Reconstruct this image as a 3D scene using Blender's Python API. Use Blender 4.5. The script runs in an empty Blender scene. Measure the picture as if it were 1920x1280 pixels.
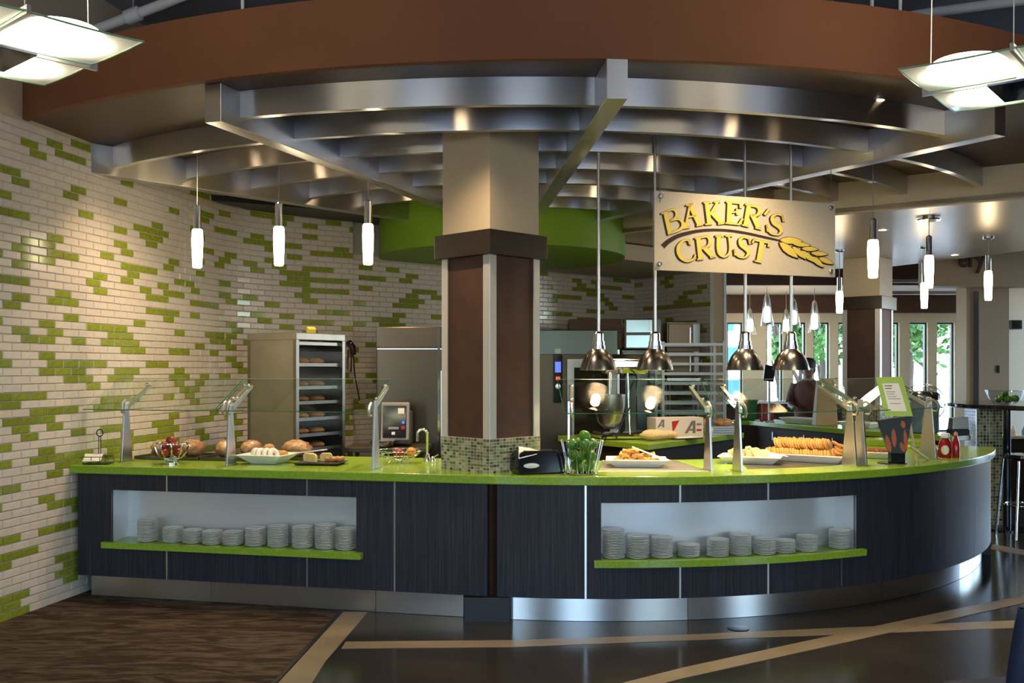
import bpy, bmesh, math, random
from mathutils import Vector, Matrix
random.seed(7)
sc = bpy.context.scene
C = sc.collection
pi = math.pi

# ------------------------------------------------------------------ camera
F, CX, HY, EYE = 1850.0, 960.0, 690.0, 1.573
cam_d = bpy.data.cameras.new('camera'); cam = bpy.data.objects.new('camera', cam_d); C.objects.link(cam)
cam.location = (0, 0, EYE); cam.rotation_euler = (pi/2, 0, 0)
cam_d.sensor_width = 36; cam_d.lens = 36*F/1920; cam_d.shift_y = (HY-640)/1920
cam_d.clip_end = 200
sc.camera = cam

# ------------------------------------------------------------------ light, exposure
sc.view_settings.view_transform = 'Standard'; sc.view_settings.look = 'None'
sc.view_settings.exposure = 0.28; sc.view_settings.gamma = 1.0; sc.view_settings.use_curve_mapping = False
w = bpy.data.worlds.new('sky'); sc.world = w; w.use_nodes = True
nt = w.node_tree; bg = nt.nodes['Background']
sky = nt.nodes.new('ShaderNodeTexSky'); sky.sky_type = 'NISHITA'; sky.sun_disc = False
sky.sun_elevation = math.radians(55); sky.sun_rotation = math.radians(60); sky.air_density = 1.0; sky.dust_density = .6; sky.ozone_density = 4.0
nt.links.new(sky.outputs[0], bg.inputs[0]); bg.inputs[1].default_value = 1.8
sun_d = bpy.data.lights.new('sun', 'SUN'); sun = bpy.data.objects.new('sun', sun_d); C.objects.link(sun)
sun_d.energy = 5.0; sun_d.angle = 0.01; sun_d.color = (1, .95, .86)
sun.rotation_euler = (math.radians(-24), math.radians(-14), 0)

def portal(loc, rot, sx, sy):
    d = bpy.data.lights.new('window_portal', 'AREA'); d.shape = 'RECTANGLE'; d.size = sx; d.size_y = sy
    d.cycles.is_portal = True
    o = bpy.data.objects.new('window_portal', d); C.objects.link(o); o.location = loc; o.rotation_euler = rot
def spot(name, loc, power, size=100, blend=1.0, col=(1, .74, .46), rot=(0, 0, 0), rad=.04):
    d = bpy.data.lights.new(name, 'SPOT'); d.energy = power; d.spot_size = math.radians(size); d.spot_blend = blend
    d.color = col; d.shadow_soft_size = rad
    o = bpy.data.objects.new(name, d); C.objects.link(o); o.location = loc; o.rotation_euler = rot
    return o

# ------------------------------------------------------------------ pixel helpers (a pixel is a direction; the distance is given)
def P(px, py, Y): return Vector(((px-CX)/F*Y, Y, EYE+(HY-py)/F*Y))
def G(px, py, z):
    Y = F*(EYE-z)/(py-HY); return Vector(((px-CX)/F*Y, Y, z))

# ------------------------------------------------------------------ materials
MATS = {}
def mat(name, col, rough=.5, metal=0.0, noise=None, bump=None, spec=.5, var=0.0, aniso=None, coat=0.0, sheen=0.0, trans=0.0, ior=1.45, emit=None, estr=0.0, sss=0.0, alpha=None):
    """noise=(scale xyz, colour2, lo, hi); bump=(scale xyz, strength); var = per-object brightness variation"""
    m = bpy.data.materials.new(name); m.use_nodes = True; n = m.node_tree.nodes; l = m.node_tree.links
    b = n['Principled BSDF']; MATS[name] = m
    b.inputs['Base Color'].default_value = (*col, 1); b.inputs['Roughness'].default_value = rough
    b.inputs['Metallic'].default_value = metal; b.inputs['Specular IOR Level'].default_value = spec
    b.inputs['IOR'].default_value = ior
    if coat: b.inputs['Coat Weight'].default_value = coat; b.inputs['Coat Roughness'].default_value = .06
    if trans: b.inputs['Transmission Weight'].default_value = trans
    if sss: b.inputs['Subsurface Weight'].default_value = sss; b.inputs['Subsurface Radius'].default_value = (.02, .01, .005)
    if emit: b.inputs['Emission Color'].default_value = (*emit, 1); b.inputs['Emission Strength'].default_value = estr
    if alpha is not None: b.inputs['Alpha'].default_value = alpha
    if aniso:      # horizontal brushing: highlights stretch upwards and downwards
        b.inputs['Anisotropic'].default_value = aniso; b.inputs['Anisotropic Rotation'].default_value = .25
        tg = n.new('ShaderNodeTangent'); tg.direction_type = 'RADIAL'; tg.axis = 'Z'; l.new(tg.outputs[0], b.inputs['Tangent'])
    src = None
    if noise or bump:
        tc = n.new('ShaderNodeTexCoord')
    if noise:
        mp = n.new('ShaderNodeMapping'); mp.inputs['Scale'].default_value = noise[0]
        tx = n.new('ShaderNodeTexNoise'); tx.inputs['Scale'].default_value = 1; tx.inputs['Detail'].default_value = 5
        cr = n.new('ShaderNodeValToRGB'); cr.color_ramp.elements[0].position = noise[2]; cr.color_ramp.elements[1].position = noise[3]
        cr.color_ramp.elements[0].color = (*col, 1); cr.color_ramp.elements[1].color = (*noise[1], 1)
        l.new(tc.outputs['Object'], mp.inputs[0]); l.new(mp.outputs[0], tx.inputs[0]); l.new(tx.outputs[0], cr.inputs[0]); src = cr.outputs[0]
    if var:
        oi = n.new('ShaderNodeObjectInfo'); mr = n.new('ShaderNodeMapRange'); mr.inputs[3].default_value = 1-var; mr.inputs[4].default_value = 1+var
        hs = n.new('ShaderNodeHueSaturation'); hs.inputs['Color'].default_value = (*col, 1)
        l.new(oi.outputs['Random'], mr.inputs[0]); l.new(mr.outputs[0], hs.inputs['Value'])
        if src: l.new(src, hs.inputs['Color'])
        src = hs.outputs[0]
    if src: l.new(src, b.inputs['Base Color'])
    if bump:
        mp = n.new('ShaderNodeMapping'); mp.inputs['Scale'].default_value = bump[0]
        tx = n.new('ShaderNodeTexNoise'); tx.inputs['Scale'].default_value = 1; tx.inputs['Detail'].default_value = 4
        bp = n.new('ShaderNodeBump'); bp.inputs['Strength'].default_value = bump[1]; bp.inputs['Distance'].default_value = .01
        l.new(tc.outputs['Object'], mp.inputs[0]); l.new(mp.outputs[0], tx.inputs[0]); l.new(tx.outputs[0], bp.inputs['Height']); l.new(bp.outputs[0], b.inputs['Normal'])
    return m
def mat_thin(name, tint, gloss=.08, rough=.02, frost=0.0):
    """thin clear sheet: transparent with a Fresnel sheen, optional frosting"""
    m = bpy.data.materials.new(name); m.use_nodes = True; n = m.node_tree.nodes; l = m.node_tree.links
    n.remove(n['Principled BSDF']); out = n['Material Output']
    tr = n.new('ShaderNodeBsdfTransparent'); tr.inputs[0].default_value = (*tint, 1)
    gl = n.new('ShaderNodeBsdfGlossy'); gl.inputs['Roughness'].default_value = rough
    lw = n.new('ShaderNodeLayerWeight'); lw.inputs['Blend'].default_value = .5      # facing term, the same from both sides
    pw = n.new('ShaderNodeMath'); pw.operation = 'POWER'; pw.inputs[1].default_value = 4.5
    mx = n.new('ShaderNodeMixShader'); mm = n.new('ShaderNodeMath'); mm.operation = 'ADD'; mm.inputs[1].default_value = gloss+.035; mm.use_clamp = True
    l.new(lw.outputs['Facing'], pw.inputs[0]); l.new(pw.outputs[0], mm.inputs[0]); l.new(mm.outputs[0], mx.inputs[0])
    body = tr.outputs[0]
    if frost:
        tl = n.new('ShaderNodeBsdfTranslucent'); tl.inputs[0].default_value = (.9, .95, .9, 1)
        m2 = n.new('ShaderNodeMixShader'); m2.inputs[0].default_value = frost
        l.new(tr.outputs[0], m2.inputs[1]); l.new(tl.outputs[0], m2.inputs[2]); body = m2.outputs[0]
    l.new(body, mx.inputs[1]); l.new(gl.outputs[0], mx.inputs[2]); l.new(mx.outputs[0], out.inputs[0])
    MATS[name] = m; return m
def mat_emit(name, col, strength):
    m = bpy.data.materials.new(name); m.use_nodes = True; n = m.node_tree.nodes; l = m.node_tree.links
    n.remove(n['Principled BSDF']); e = n.new('ShaderNodeEmission'); e.inputs[0].default_value = (*col, 1); e.inputs[1].default_value = strength
    l.new(e.outputs[0], n['Material Output'].inputs[0]); MATS[name] = m; return m

mat('lime_top', (.21, .34, .022), .2, noise=((60, 60, 60), (.25, .39, .032), .4, .62))
mat('charcoal_laminate', (.018, .018, .025), .5, spec=.3, noise=((160, 160, 2.2), (.040, .040, .052), .42, .7), bump=((220, 220, 3), .12))
mat('stainless', (.60, .60, .60), .30, 1, aniso=.9)
mat('niche_steel', (.68, .69, .71), .42, .55, aniso=.6)
mat('stainless_dull', (.46, .45, .42), .42, 1, noise=((3, 3, 3), (.36, .35, .31), .35, .7))
mat('brushed_beam', (.60, .59, .58), .30, 1, aniso=.93, noise=((.8, .8, .8), (.52, .51, .50), .3, .75))
mat('silver_soffit', (.50, .43, .32), .32, .85, noise=((.7, .7, .7), (.42, .36, .27), .3, .7))
mat('chrome', (.8, .8, .8), .08, 1)
mat('dark_lamp_metal', (.34, .32, .3), .22, 1, noise=((20, 20, 20), (.24, .22, .2), .35, .7))
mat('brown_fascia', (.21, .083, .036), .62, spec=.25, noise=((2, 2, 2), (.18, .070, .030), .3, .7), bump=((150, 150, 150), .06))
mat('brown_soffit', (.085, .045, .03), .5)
mat('beige_paint', (.50, .41, .28), .6, bump=((120, 120, 120), .05))
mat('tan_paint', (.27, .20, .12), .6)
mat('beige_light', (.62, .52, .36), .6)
mat('brown_panel', (.085, .042, .028), .6, spec=.25, noise=((8, 8, 8), (.065, .034, .024), .3, .7))
mat('espresso_wood', (.017, .012, .009), .35, noise=((5, 90, 90), (.03, .02, .015), .4, .7))
mat('rear_paint', (.16, .12, .09), .7)
mat('ceiling_grey', (.30, .30, .33), .8)
mat('white_paint', (.75, .73, .68), .45)
mat('tile_white', (.66, .58, .49), .22, noise=((40, 40, 40), (.60, .53, .46), .35, .65), var=.05)
mat('tile_green', (.185, .222, .020), .14, noise=((45, 45, 45), (.255, .29, .033), .35, .65), var=.12)
mat('grout', (.42, .39, .35), .9)
mat('green_paint', (.20, .36, .018), .5)
mat('concrete_floor', (.020, .019, .018), .15, noise=((1.3, 1.3, 1.3), (.040, .034, .027), .35, .7), bump=((2.5, 2.5, 2.5), .05))
mat('tan_inlay', (.25, .20, .13), .28, noise=((5, 5, 5), (.19, .15, .10), .35, .7))
mat('black_trim', (.012, .012, .013), .4)
mat('black_plastic', (.012, .012, .014), .3)
mat('black_gloss', (.010, .010, .012), .08)
mat('mosaic_grout', (.66, .62, .50), .7)
mat('porcelain', (.86, .83, .78), .18)
mat('porcelain_rim', (.30, .27, .25), .25)
mat('white_ceramic', (.82, .80, .76), .2)
mat('cord_grey', (.25, .25, .26), .4)
mat('glass_edge', (.02, .12, .07), .1)
mat_thin('guard_glass', (.88, .95, .90), .02)
mat_thin('clear_glass', (.90, .93, .93), .06)
mat_thin('plastic_wrap', (.92, .92, .90), .10, .15)
mat_thin('cover_film', (.80, .80, .80), -.03, .25)
mat_thin('window_glass', (.96, .98, .97), .02)
mat_thin('frosted_panel', (.80, .93, .80), .05, .1, frost=.6)
mat_emit('pendant_glow', (1.0, .80, .50), 18)
mat_emit('disc_glow', (1.0, .88, .66), 20)
mat_emit('bulb_glow', (1.0, .75, .42), 30)
mat_emit('downlight_glow', (1.0, .72, .42), 25)

# carpet: brown loop pile with wavy lighter streaks
m = bpy.data.materials.new('carpet'); m.use_nodes = True; n = m.node_tree.nodes; l = m.node_tree.links; MATS['carpet'] = m
b = n['Principled BSDF']; b.inputs['Roughness'].default_value = .95; b.inputs['Specular IOR Level'].default_value = .1
tc = n.new('ShaderNodeTexCoord'); mp = n.new('ShaderNodeMapping'); mp.inputs['Rotation'].default_value = (0, 0, .5); mp.inputs['Scale'].default_value = (1.5, 6, 1)
nz = n.new('ShaderNodeTexNoise'); nz.inputs['Scale'].default_value = 2.4; nz.inputs['Detail'].default_value = 6; nz.inputs['Distortion'].default_value = 1.4
cr = n.new('ShaderNodeValToRGB'); e = cr.color_ramp.elements; e[0].position = .42; e[0].color = (.030, .020, .014, 1); e[1].position = .60; e[1].color = (.082, .060, .044, 1)
l.new(tc.outputs['Object'], mp.inputs[0]); l.new(mp.outputs[0], nz.inputs[0]); l.new(nz.outputs[0], cr.inputs[0]); l.new(cr.outputs[0], b.inputs['Base Color'])
n2 = n.new('ShaderNodeTexNoise'); n2.inputs['Scale'].default_value = 260; bp = n.new('ShaderNodeBump'); bp.inputs['Strength'].default_value = .5
l.new(tc.outputs['Object'], n2.inputs[0]); l.new(n2.outputs[0], bp.inputs['Height']); l.new(bp.outputs[0], b.inputs['Normal'])

# mosaic glass tiles: a random one of a few tones for each tile
m = bpy.data.materials.new('mosaic'); m.use_nodes = True; n = m.node_tree.nodes; l = m.node_tree.links; MATS['mosaic'] = m
b = n['Principled BSDF']; b.inputs['Roughness'].default_value = .12
ge = n.new('ShaderNodeNewGeometry'); cr = n.new('ShaderNodeValToRGB'); cr.color_ramp.interpolation = 'CONSTANT'
cols = [(.05, .065, .03), (.20, .21, .10), (.33, .31, .17), (.10, .13, .05), (.42, .38, .24), (.15, .12, .06), (.26, .30, .15)]
e = cr.color_ramp.elements
for i in range(len(cols)-2): e.new(.5)
for i, c in enumerate(cols): e[i].position = i/len(cols); e[i].color = (*c, 1)
l.new(ge.outputs['Random Per Island'], cr.inputs[0]); l.new(cr.outputs[0], b.inputs['Base Color'])

# ------------------------------------------------------------------ mesh building
class MB:
    def __init__(s): s.v = []; s.f = []
    def add(s, vs, fs):
        o = len(s.v); s.v += [tuple(v) for v in vs]; s.f += [tuple(i+o for i in f) for f in fs]; return s
    def box(s, c, d, rz=0, rx=0, ry=0):
        M = Matrix.Translation(c) @ Matrix.Rotation(rz, 4, 'Z') @ Matrix.Rotation(ry, 4, 'Y') @ Matrix.Rotation(rx, 4, 'X')
        vs = [M @ Vector((x*d[0]/2, y*d[1]/2, z*d[2]/2)) for x in (-1, 1) for y in (-1, 1) for z in (-1, 1)]
        return s.add(vs, [(0, 1, 3, 2), (4, 6, 7, 5), (0, 4, 5, 1), (2, 3, 7, 6), (0, 2, 6, 4), (1, 5, 7, 3)])
    def hexa(s, b, t):          # four bottom points, four top points
        return s.add(list(b)+list(t), [(3, 2, 1, 0), (4, 5, 6, 7)]+[(i, (i+1) % 4, 4+(i+1) % 4, 4+i) for i in range(4)])
    def prism(s, poly, z0, z1):
        k = len(poly); vs = [(p[0], p[1], z0) for p in poly]+[(p[0], p[1], z1) for p in poly]
        return s.add(vs, [tuple(range(k-1, -1, -1)), tuple(range(k, 2*k))]+[(i, (i+1) % k, k+(i+1) % k, k+i) for i in range(k)])
    def plate(s, poly, M, t):   # polygon in a local xy plane, extruded by t along local z, placed by M
        k = len(poly); vs = [M @ Vector((p[0], p[1], 0)) for p in poly]+[M @ Vector((p[0], p[1], t)) for p in poly]
        return s.add(vs, [tuple(range(k-1, -1, -1)), tuple(range(k, 2*k))]+[(i, (i+1) % k, k+(i+1) % k, k+i) for i in range(k)])
    def lathe(s, prof, c=(0, 0, 0), n=24, M=None, sx=1, sy=1):
        vs = []; fs = []; k = len(prof)
        for r, z in prof:
            for i in range(n):
                a = 2*pi*i/n; p = Vector((r*math.cos(a)*sx, r*math.sin(a)*sy, z))
                if M: p = M @ p
                vs.append((p[0]+c[0], p[1]+c[1], p[2]+c[2]))
        for j in range(k-1):
            for i in range(n):
                fs.append((j*n+i, j*n+(i+1) % n, (j+1)*n+(i+1) % n, (j+1)*n+i))
        loop = abs(prof[0][0]-prof[-1][0])+abs(prof[0][1]-prof[-1][1]) < 1e-9      # closed profile: no caps
        if not loop and prof[0][0] > 1e-6: fs.append(tuple(range(n-1, -1, -1)))
        if not loop and prof[-1][0] > 1e-6: fs.append(tuple((k-1)*n+i for i in range(n)))
        return s.add(vs, fs)
    def tube(s, pts, r, n=8, cap=True, closed=False):
        pts = [Vector(p) for p in pts]; k = len(pts); rs = r if isinstance(r, (list, tuple)) else [r]*k
        vs = []; fs = []; up = None
        for i, p in enumerate(pts):
            if closed: t = pts[(i+1) % k]-pts[i-1]
            else: t = pts[min(i+1, k-1)]-pts[max(i-1, 0)]
            t.normalize()
            if up is None: up = t.orthogonal().normalized()
            else:
                up = up-t*up.dot(t); up = up.normalized() if up.length > 1e-6 else t.orthogonal().normalized()
            q = t.cross(up)
            for j in range(n):
                a = 2*pi*j/n; vs.append(p+(up*math.cos(a)+q*math.sin(a))*rs[i])
        for i in range(k if closed else k-1):
            i2 = (i+1) % k
            for j in range(n): fs.append((i*n+j, i*n+(j+1) % n, i2*n+(j+1) % n, i2*n+j))
        if cap and not closed: fs += [tuple(range(n-1, -1, -1)), tuple((k-1)*n+j for j in range(n))]
        return s.add(vs, fs)
    def ball(s, c, r, n=14, m=9, sz=1, sx=1, sy=1, jit=0):
        vs = [(c[0], c[1], c[2]-r*sz)]; fs = []
        for j in range(1, m):
            a = pi*j/m-pi/2
            for i in range(n):
                b = 2*pi*i/n; q = 1+random.uniform(-jit, jit)
                vs.append((c[0]+r*q*sx*math.cos(a)*math.cos(b), c[1]+r*q*sy*math.cos(a)*math.sin(b), c[2]+r*q*sz*math.sin(a)))
        vs.append((c[0], c[1], c[2]+r*sz)); L = len(vs)-1
        for i in range(n):
            fs.append((0, 1+(i+1) % n, 1+i)); fs.append((L, L-n+i, L-n+(i+1) % n))
        for j in range(m-2):
            for i in range(n): fs.append((1+j*n+i, 1+j*n+(i+1) % n, 1+(j+1)*n+(i+1) % n, 1+(j+1)*n+i))
        return s.add(vs, fs)
    def pbox(s, path, u0, u1, z0, z1, d0, d1, k=1):   # a box swept along a path, d measured inward
        vs = []; fs = []
        for i in range(k+1):
            u = u0+(u1-u0)*i/k; a = path(u, d0); b = path(u, d1)
            vs += [(a[0], a[1], z0), (b[0], b[1], z0), (b[0], b[1], z1), (a[0], a[1], z1)]
        for i in range(k):
            for j in range(4): fs.append((i*4+j, i*4+(j+1) % 4, i*4+4+(j+1) % 4, i*4+4+j))
        fs += [(3, 2, 1, 0), (k*4, k*4+1, k*4+2, k*4+3)]
        return s.add(vs, fs)
    def mesh(s, name, material, smooth=None):
        me = bpy.data.meshes.new(name); me.from_pydata(s.v, [], s.f); me.update()
        bm = bmesh.new(); bm.from_mesh(me); bmesh.ops.recalc_face_normals(bm, faces=bm.faces); bm.to_mesh(me); bm.free()
        me.materials.append(MATS[material])
        if smooth is not None:
            me.polygons.foreach_set('use_smooth', [True]*len(me.polygons)); me.set_sharp_from_angle(angle=math.radians(smooth))
        return me
    def build(s, name, material, parent=None, smooth=None, bevel=0, world=True):
        if parent is not None and world:      # vertices were given in world space
            l = parent.location if parent.parent is None else parent.parent.location
            s.v = [(v[0]-l[0], v[1]-l[1], v[2]-l[2]) for v in s.v]
        o = bpy.data.objects.new(name, s.mesh(name, material, smooth)); C.objects.link(o)
        if parent is not None: o.parent = parent
        if bevel:
            b = o.modifiers.new('bevel', 'BEVEL'); b.width = bevel; b.segments = 2; b.limit_method = 'ANGLE'; b.harden_normals = False
        return o
def tag(o, label=None, cat=None, group=None, kind=None):
    if label: o['label'] = label
    if cat: o['category'] = cat
    if group: o['group'] = group
    if kind: o['kind'] = kind
    return o
def thing(name, loc, label=None, cat=None, group=None, rz=0, kind=None):
    o = bpy.data.objects.new(name, None); C.objects.link(o); o.location = loc; o.rotation_euler = (0, 0, rz); o.empty_display_size = .05
    return tag(o, label, cat, group, kind)
def copy_tree(o, parent=None, loc=None, rz=None, label=None, group=None):
    c = o.copy(); C.objects.link(c); c.parent = parent
    if loc is not None: c.location = loc
    if rz is not None: c.rotation_euler = (0, 0, rz)
    if label: c['label'] = label
    if group: c['group'] = group
    for ch in o.children: copy_tree(ch, c)
    return c
def struct(name, mb, material, **k):
    o = mb.build(name, material, **k); o['kind'] = 'structure'; return o

def line_path(p0, p1):
    p0 = Vector(p0[:2]); p1 = Vector(p1[:2]); t = (p1-p0).normalized(); n = Vector((-t.y, t.x))
    f = lambda u, d: p0+t*u+n*d
    f.len = (p1-p0).length; f.p0 = p0; f.t = t; f.n = n
    def u_at(px, d=0):
        k = (px-CX)/F; a = p0+n*d      # (a.x+t.x u) = k (a.y + t.y u)
        return (k*a.y-a.x)/(t.x-k*t.y)
    f.u_at = u_at; return f
def arc_path(c, R):
    c = Vector(c[:2])
    f = lambda u, d: c+Vector((math.sin(u), -math.cos(u)))*(R-d)
    def u_at(px, d=0):
        best = None
        for i in range(-3000, 3000):
            u = i*.0005; p = f(u, d); e = abs(CX+F*p.x/p.y-px)
            if best is None or e < best[0]: best = (e, u)
        return best[1]
    f.u_at = u_at; f.c = c; f.R = R; return f
def poly_path(pts):
    pts = [Vector(p) for p in pts]; cum = [0]
    for a, b in zip(pts, pts[1:]): cum.append(cum[-1]+(b-a).length)
    def f(u, d):
        i = 0
        while i < len(pts)-2 and u > cum[i+1]: i += 1
        t = (pts[i+1]-pts[i]).normalized(); n = Vector((t.y, -t.x))
        return pts[i]+t*(u-cum[i])+n*d
    f.len = cum[-1]; f.cum = cum; f.pts = pts; return f

# ================================================================== THE SETTING
# ------------------------------------------------------------------ floor, carpet, inlaid stripes
struct('floor', MB().add([(-9, -6, 0), (12, -6, 0), (12, 16.2, 0), (-9, 16.2, 0)], [(0, 1, 2, 3)]), 'concrete_floor')
def flat(name, pts, z, material, kind='structure'):
    return struct(name, MB().prism([(p[0], p[1]) for p in pts], .0005, z), material)
cp = [(-5.4, .5), (-3.22, 5.85), (-2.98, 6.98), (-2.4, 6.95), G(636, 1147, 0), G(510, 1282, 0), (-1.9, 2.6), (-2.6, .5)]
flat('floor_carpet', cp, .006, 'carpet')
flat('trim_1', [G(636, 1147, 0), G(643, 1147, 0), G(519, 1282, 0), (-1.86, 2.6), (-1.9, 2.6), G(510, 1282, 0)], .008, 'black_trim')
flat('trim_2', [G(644, 1147, 0), G(690, 1147, 0), G(610, 1240, 0), G(584, 1282, 0), (-1.55, 2.6), (-1.86, 2.6), G(520, 1282, 0)], .002, 'tan_inlay')
flat('trim_3', [G(640, 1216, 0), G(960, 1213, 0), G(1280, 1201, 0), G(1640, 1187, 0), G(1905, 1177, 0), G(2100, 1169, 0), G(2100, 1154, 0), G(1905, 1163, 0), G(1640, 1174, 0), G(1280, 1190, 0), G(960, 1200, 0), G(648, 1203, 0)], .002, 'tan_inlay')
flat('trim_4', [G(1100, 1318, 0), G(1280, 1272, 0), G(1650, 1190, 0), G(1895, 1136, 0), G(2100, 1092, 0), G(2100, 1078, 0), G(1895, 1121, 0), G(1650, 1172, 0), G(1280, 1252, 0), G(1020, 1318, 0)], .003, 'tan_inlay')
flat('trim_5', [G(1856, 1029, 0), G(2000, 1056, 0), G(2000, 1046, 0), G(1862, 1020, 0)], .002, 'tan_inlay')
dr = G(1384, 1178, 0)
tag(MB().lathe([(.066, .0006), (.066, .003), (.055, .004), (.0, .004)], dr, 28).build('floor_cleanout', 'concrete_floor', None, 40), 'round flush cover plate in the dark floor near the stripe', 'floor cover')

# ------------------------------------------------------------------ walls
SL = .195
def wl(Y): return (-3.16+SL*(Y-6.09), Y)
wall_pts = [wl(-4.6), wl(8.85), (-2.50, 9.12), (-2.33, 9.36), (-2.12, 9.58), (-1.88, 9.77), (-1.60, 9.95)]
WL = poly_path(wall_pts)
WB = poly_path([(-1.62, 9.96), (1.6, 12.9)]); WC = poly_path([(1.6, 12.9), (2.36, 11.72)])
CEIL = 4.235; SOF = 3.17
k = len(wall_pts)
def wall_ribbon(path, z0, z1, d0, d1):
    mb = MB()
    for a, b in zip(path.cum, path.cum[1:]): mb.pbox(path, a, b, z0, z1, d0, d1)
    return mb
wall_left = struct('wall_left', wall_ribbon(WL, 0, SOF-.01, -.16, 0), 'grout')
struct('wall_left_upper', wall_ribbon(WL, SOF-.01, CEIL, -.16, .004), 'beige_paint')
wall_back = struct('wall_back', wall_ribbon(WB, 0, 3.3, -.16, 0), 'grout')
wall_side = struct('wall_back_side', wall_ribbon(WC, 0, 3.3, -.16, 0), 'grout')
BH, BL, GAP, PR = .0525, .168, .0045, .006
def brick_mesh(mname):
    L, Hh = BL-GAP, BH-GAP; i = .0035; mb = MB()
    vs = [(-L/2, 0, -Hh/2), (L/2, 0, -Hh/2), (L/2, 0, Hh/2), (-L/2, 0, Hh/2), (-L/2+i, -PR, -Hh/2+i), (L/2-i, -PR, -Hh/2+i), (L/2-i, -PR, Hh/2-i), (-L/2+i, -PR, Hh/2-i)]
    mb.add(vs, [(4, 5, 6, 7), (0, 1, 5, 4), (1, 2, 6, 5), (2, 3, 7, 6), (3, 0, 4, 7)]); return mb.mesh('brick', mname)
BM = {0: brick_mesh('tile_white'), 1: brick_mesh('tile_green')}
def brick_add(mb, path, u, z, L):
    Hh = BH-GAP; i = .0035; vs = []
    for d, q in ((0, 0), (PR, i)):
        for su, sz in ((-1, -1), (1, -1), (1, 1), (-1, 1)):
            p = path(u+su*(L/2-q), d); vs.append((p[0], p[1], z+sz*(Hh/2-q)))
    mb.add(vs, [(4, 5, 6, 7), (0, 1, 5, 4), (1, 2, 6, 5), (2, 3, 7, 6), (3, 0, 4, 7)])
def layout(rows, cols, seed):
    r = random.Random(seed); g = []
    for i in range(rows):
        row = []
        for j in range(cols):
            p = .20
            if j and row[j-1]: p += .10
            if i:
                o = j if i % 2 else j-1
                if 0 <= o < cols and g[i-1][o]: p += .09
                if 0 <= o+1 < cols and g[i-1][o+1]: p += .02
            row.append(1 if r.random() < p else 0)
        g.append(row)
    return g
def tile_wall(path, wall, u0, u1, r0, r1, seed, singles):
    cols = int((u1-u0)/BL)+2; g = layout(r1-r0, cols, seed); todo = []
    for i in range(r1-r0):
        z = (r0+i+.5)*BH
        for j in range(cols):
            a = u0+(j-(.5 if i % 2 else 0))*BL; b = a+BL; a = max(a, u0); b = min(b, u1)
            if b-a < .03: continue
            u = (a+b)/2; p = path(u, 0); todo.append((p.y, u, z, b-a-GAP, g[i][j], abs(b-a-BL) < 1e-4))
    todo.sort(); left = {0: MB(), 1: MB()}; n = 0
    for Y, u, z, L, c, full in todo:
        p = path(u, 0); px = CX+F*p.x/p.y; py = HY-F*(z-EYE)/p.y
        if n < singles and full and Y < 8.7 and px > -12 and -5 < py < 1180 and not (p.y > 6.95 and z < .9):
            o = bpy.data.objects.new('brick', BM[c]); C.objects.link(o); o.parent = wall
            t = path(u+.01, 0)-path(u-.01, 0); o.location = (p.x, p.y, z); o.rotation_euler = (0, 0, math.atan2(t.y, t.x)); n += 1
        else: brick_add(left[c], path, u, z, L)
    for c, nm in ((0, 'white_bricks'), (1, 'green_bricks')):
        o = left[c].build(nm, 'tile_green' if c else 'tile_white', wall); o['kind'] = 'stuff'
tile_wall(WL, wall_left, (Vector(wl(5.2))-Vector(wl(-4.6))).length, WL.len, 0, 60, 3, 300)
tile_wall(WB, wall_back, 0, WB.len, 14, 52, 11, 0)
tile_wall(WC, wall_side, 0, WC.len, 14, 52, 12, 0)

# the rear and right walls with their window openings (they let the daylight in behind the camera)
def window_wall(name, axis, pos, a0, a1, bays, zs, zt, ztop, material):
    mb = MB(); t = .2
    def bx(a, b, z0, z1):
        if b-a < .001: return
        if axis == 'y': mb.box(((a+b)/2, pos, (z0+z1)/2), (b-a, t, z1-z0))
        else: mb.box((pos, (a+b)/2, (z0+z1)/2), (t, b-a, z1-z0))
    bx(a0, a1, 0, zs); bx(a0, a1, zt, ztop); last = a0
    for l_, r_ in bays: bx(last, l_, zs, zt); last = r_
    bx(last, a1, zs, zt)
    return struct(name, mb, material)
rear_bays = [(-4.7, -2.9), (-.8, .8), (3.2, 5.2)]
window_wall('wall_rear', 'y', -4.6, -6, 9.1, rear_bays, .55, 3.1, CEIL, 'rear_paint')
right_bays = [(-3.6, -1.8), (10.8, 12.2), (13.0, 14.4)]
window_wall('wall_right', 'x', 9.0, -4.6, 16.2, right_bays, .3, 3.1, CEIL, 'rear_paint')
for a, b_ in rear_bays: portal(((a+b_)/2, -4.6, 1.82), (pi/2, 0, 0), b_-a, 2.55)
for a, b_ in right_bays: portal((9.0, (a+b_)/2, 1.7), (pi/2, 0, pi/2), b_-a, 2.8)

# the far window wall
FY = 16.0
wins = [(1361, 1390), (1434, 1465), (1483, 1508), (1522, 1552), (1568, 1598), (1650, 1682), (1701, 1735), (1752, 1785), (1802, 1834)]
bays = [((a-CX)/F*FY, (b_-CX)/F*FY) for a, b_ in wins]
WT, WS = 2.31, .55
wf = window_wall('wall_far', 'y', FY, 2.2, 9.1, bays, WS, WT, CEIL, 'beige_light')
mat('window_frame', (.012, .035, .028), .4)
for i, (a, b_) in enumerate(bays):
    wn = thing('window_%d' % (i+1), ((a+b_)/2, FY, WS), kind='structure'); fr = MB(); t = .025
    for x in (a+t/2, b_-t/2): fr.box((x, FY, (WS+WT)/2), (t, .08, WT-WS))
    for z in (WS+t/2, WT-t/2): fr.box(((a+b_)/2, FY, z), (b_-a-2*t, .08, t))
    fr.build('window_frame', 'window_frame', wn)
    MB().box(((a+b_)/2, FY+.01, (WS+WT)/2), (b_-a-2*t, .008, WT-WS-2*t)).build('pane', 'window_glass', wn)
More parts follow.
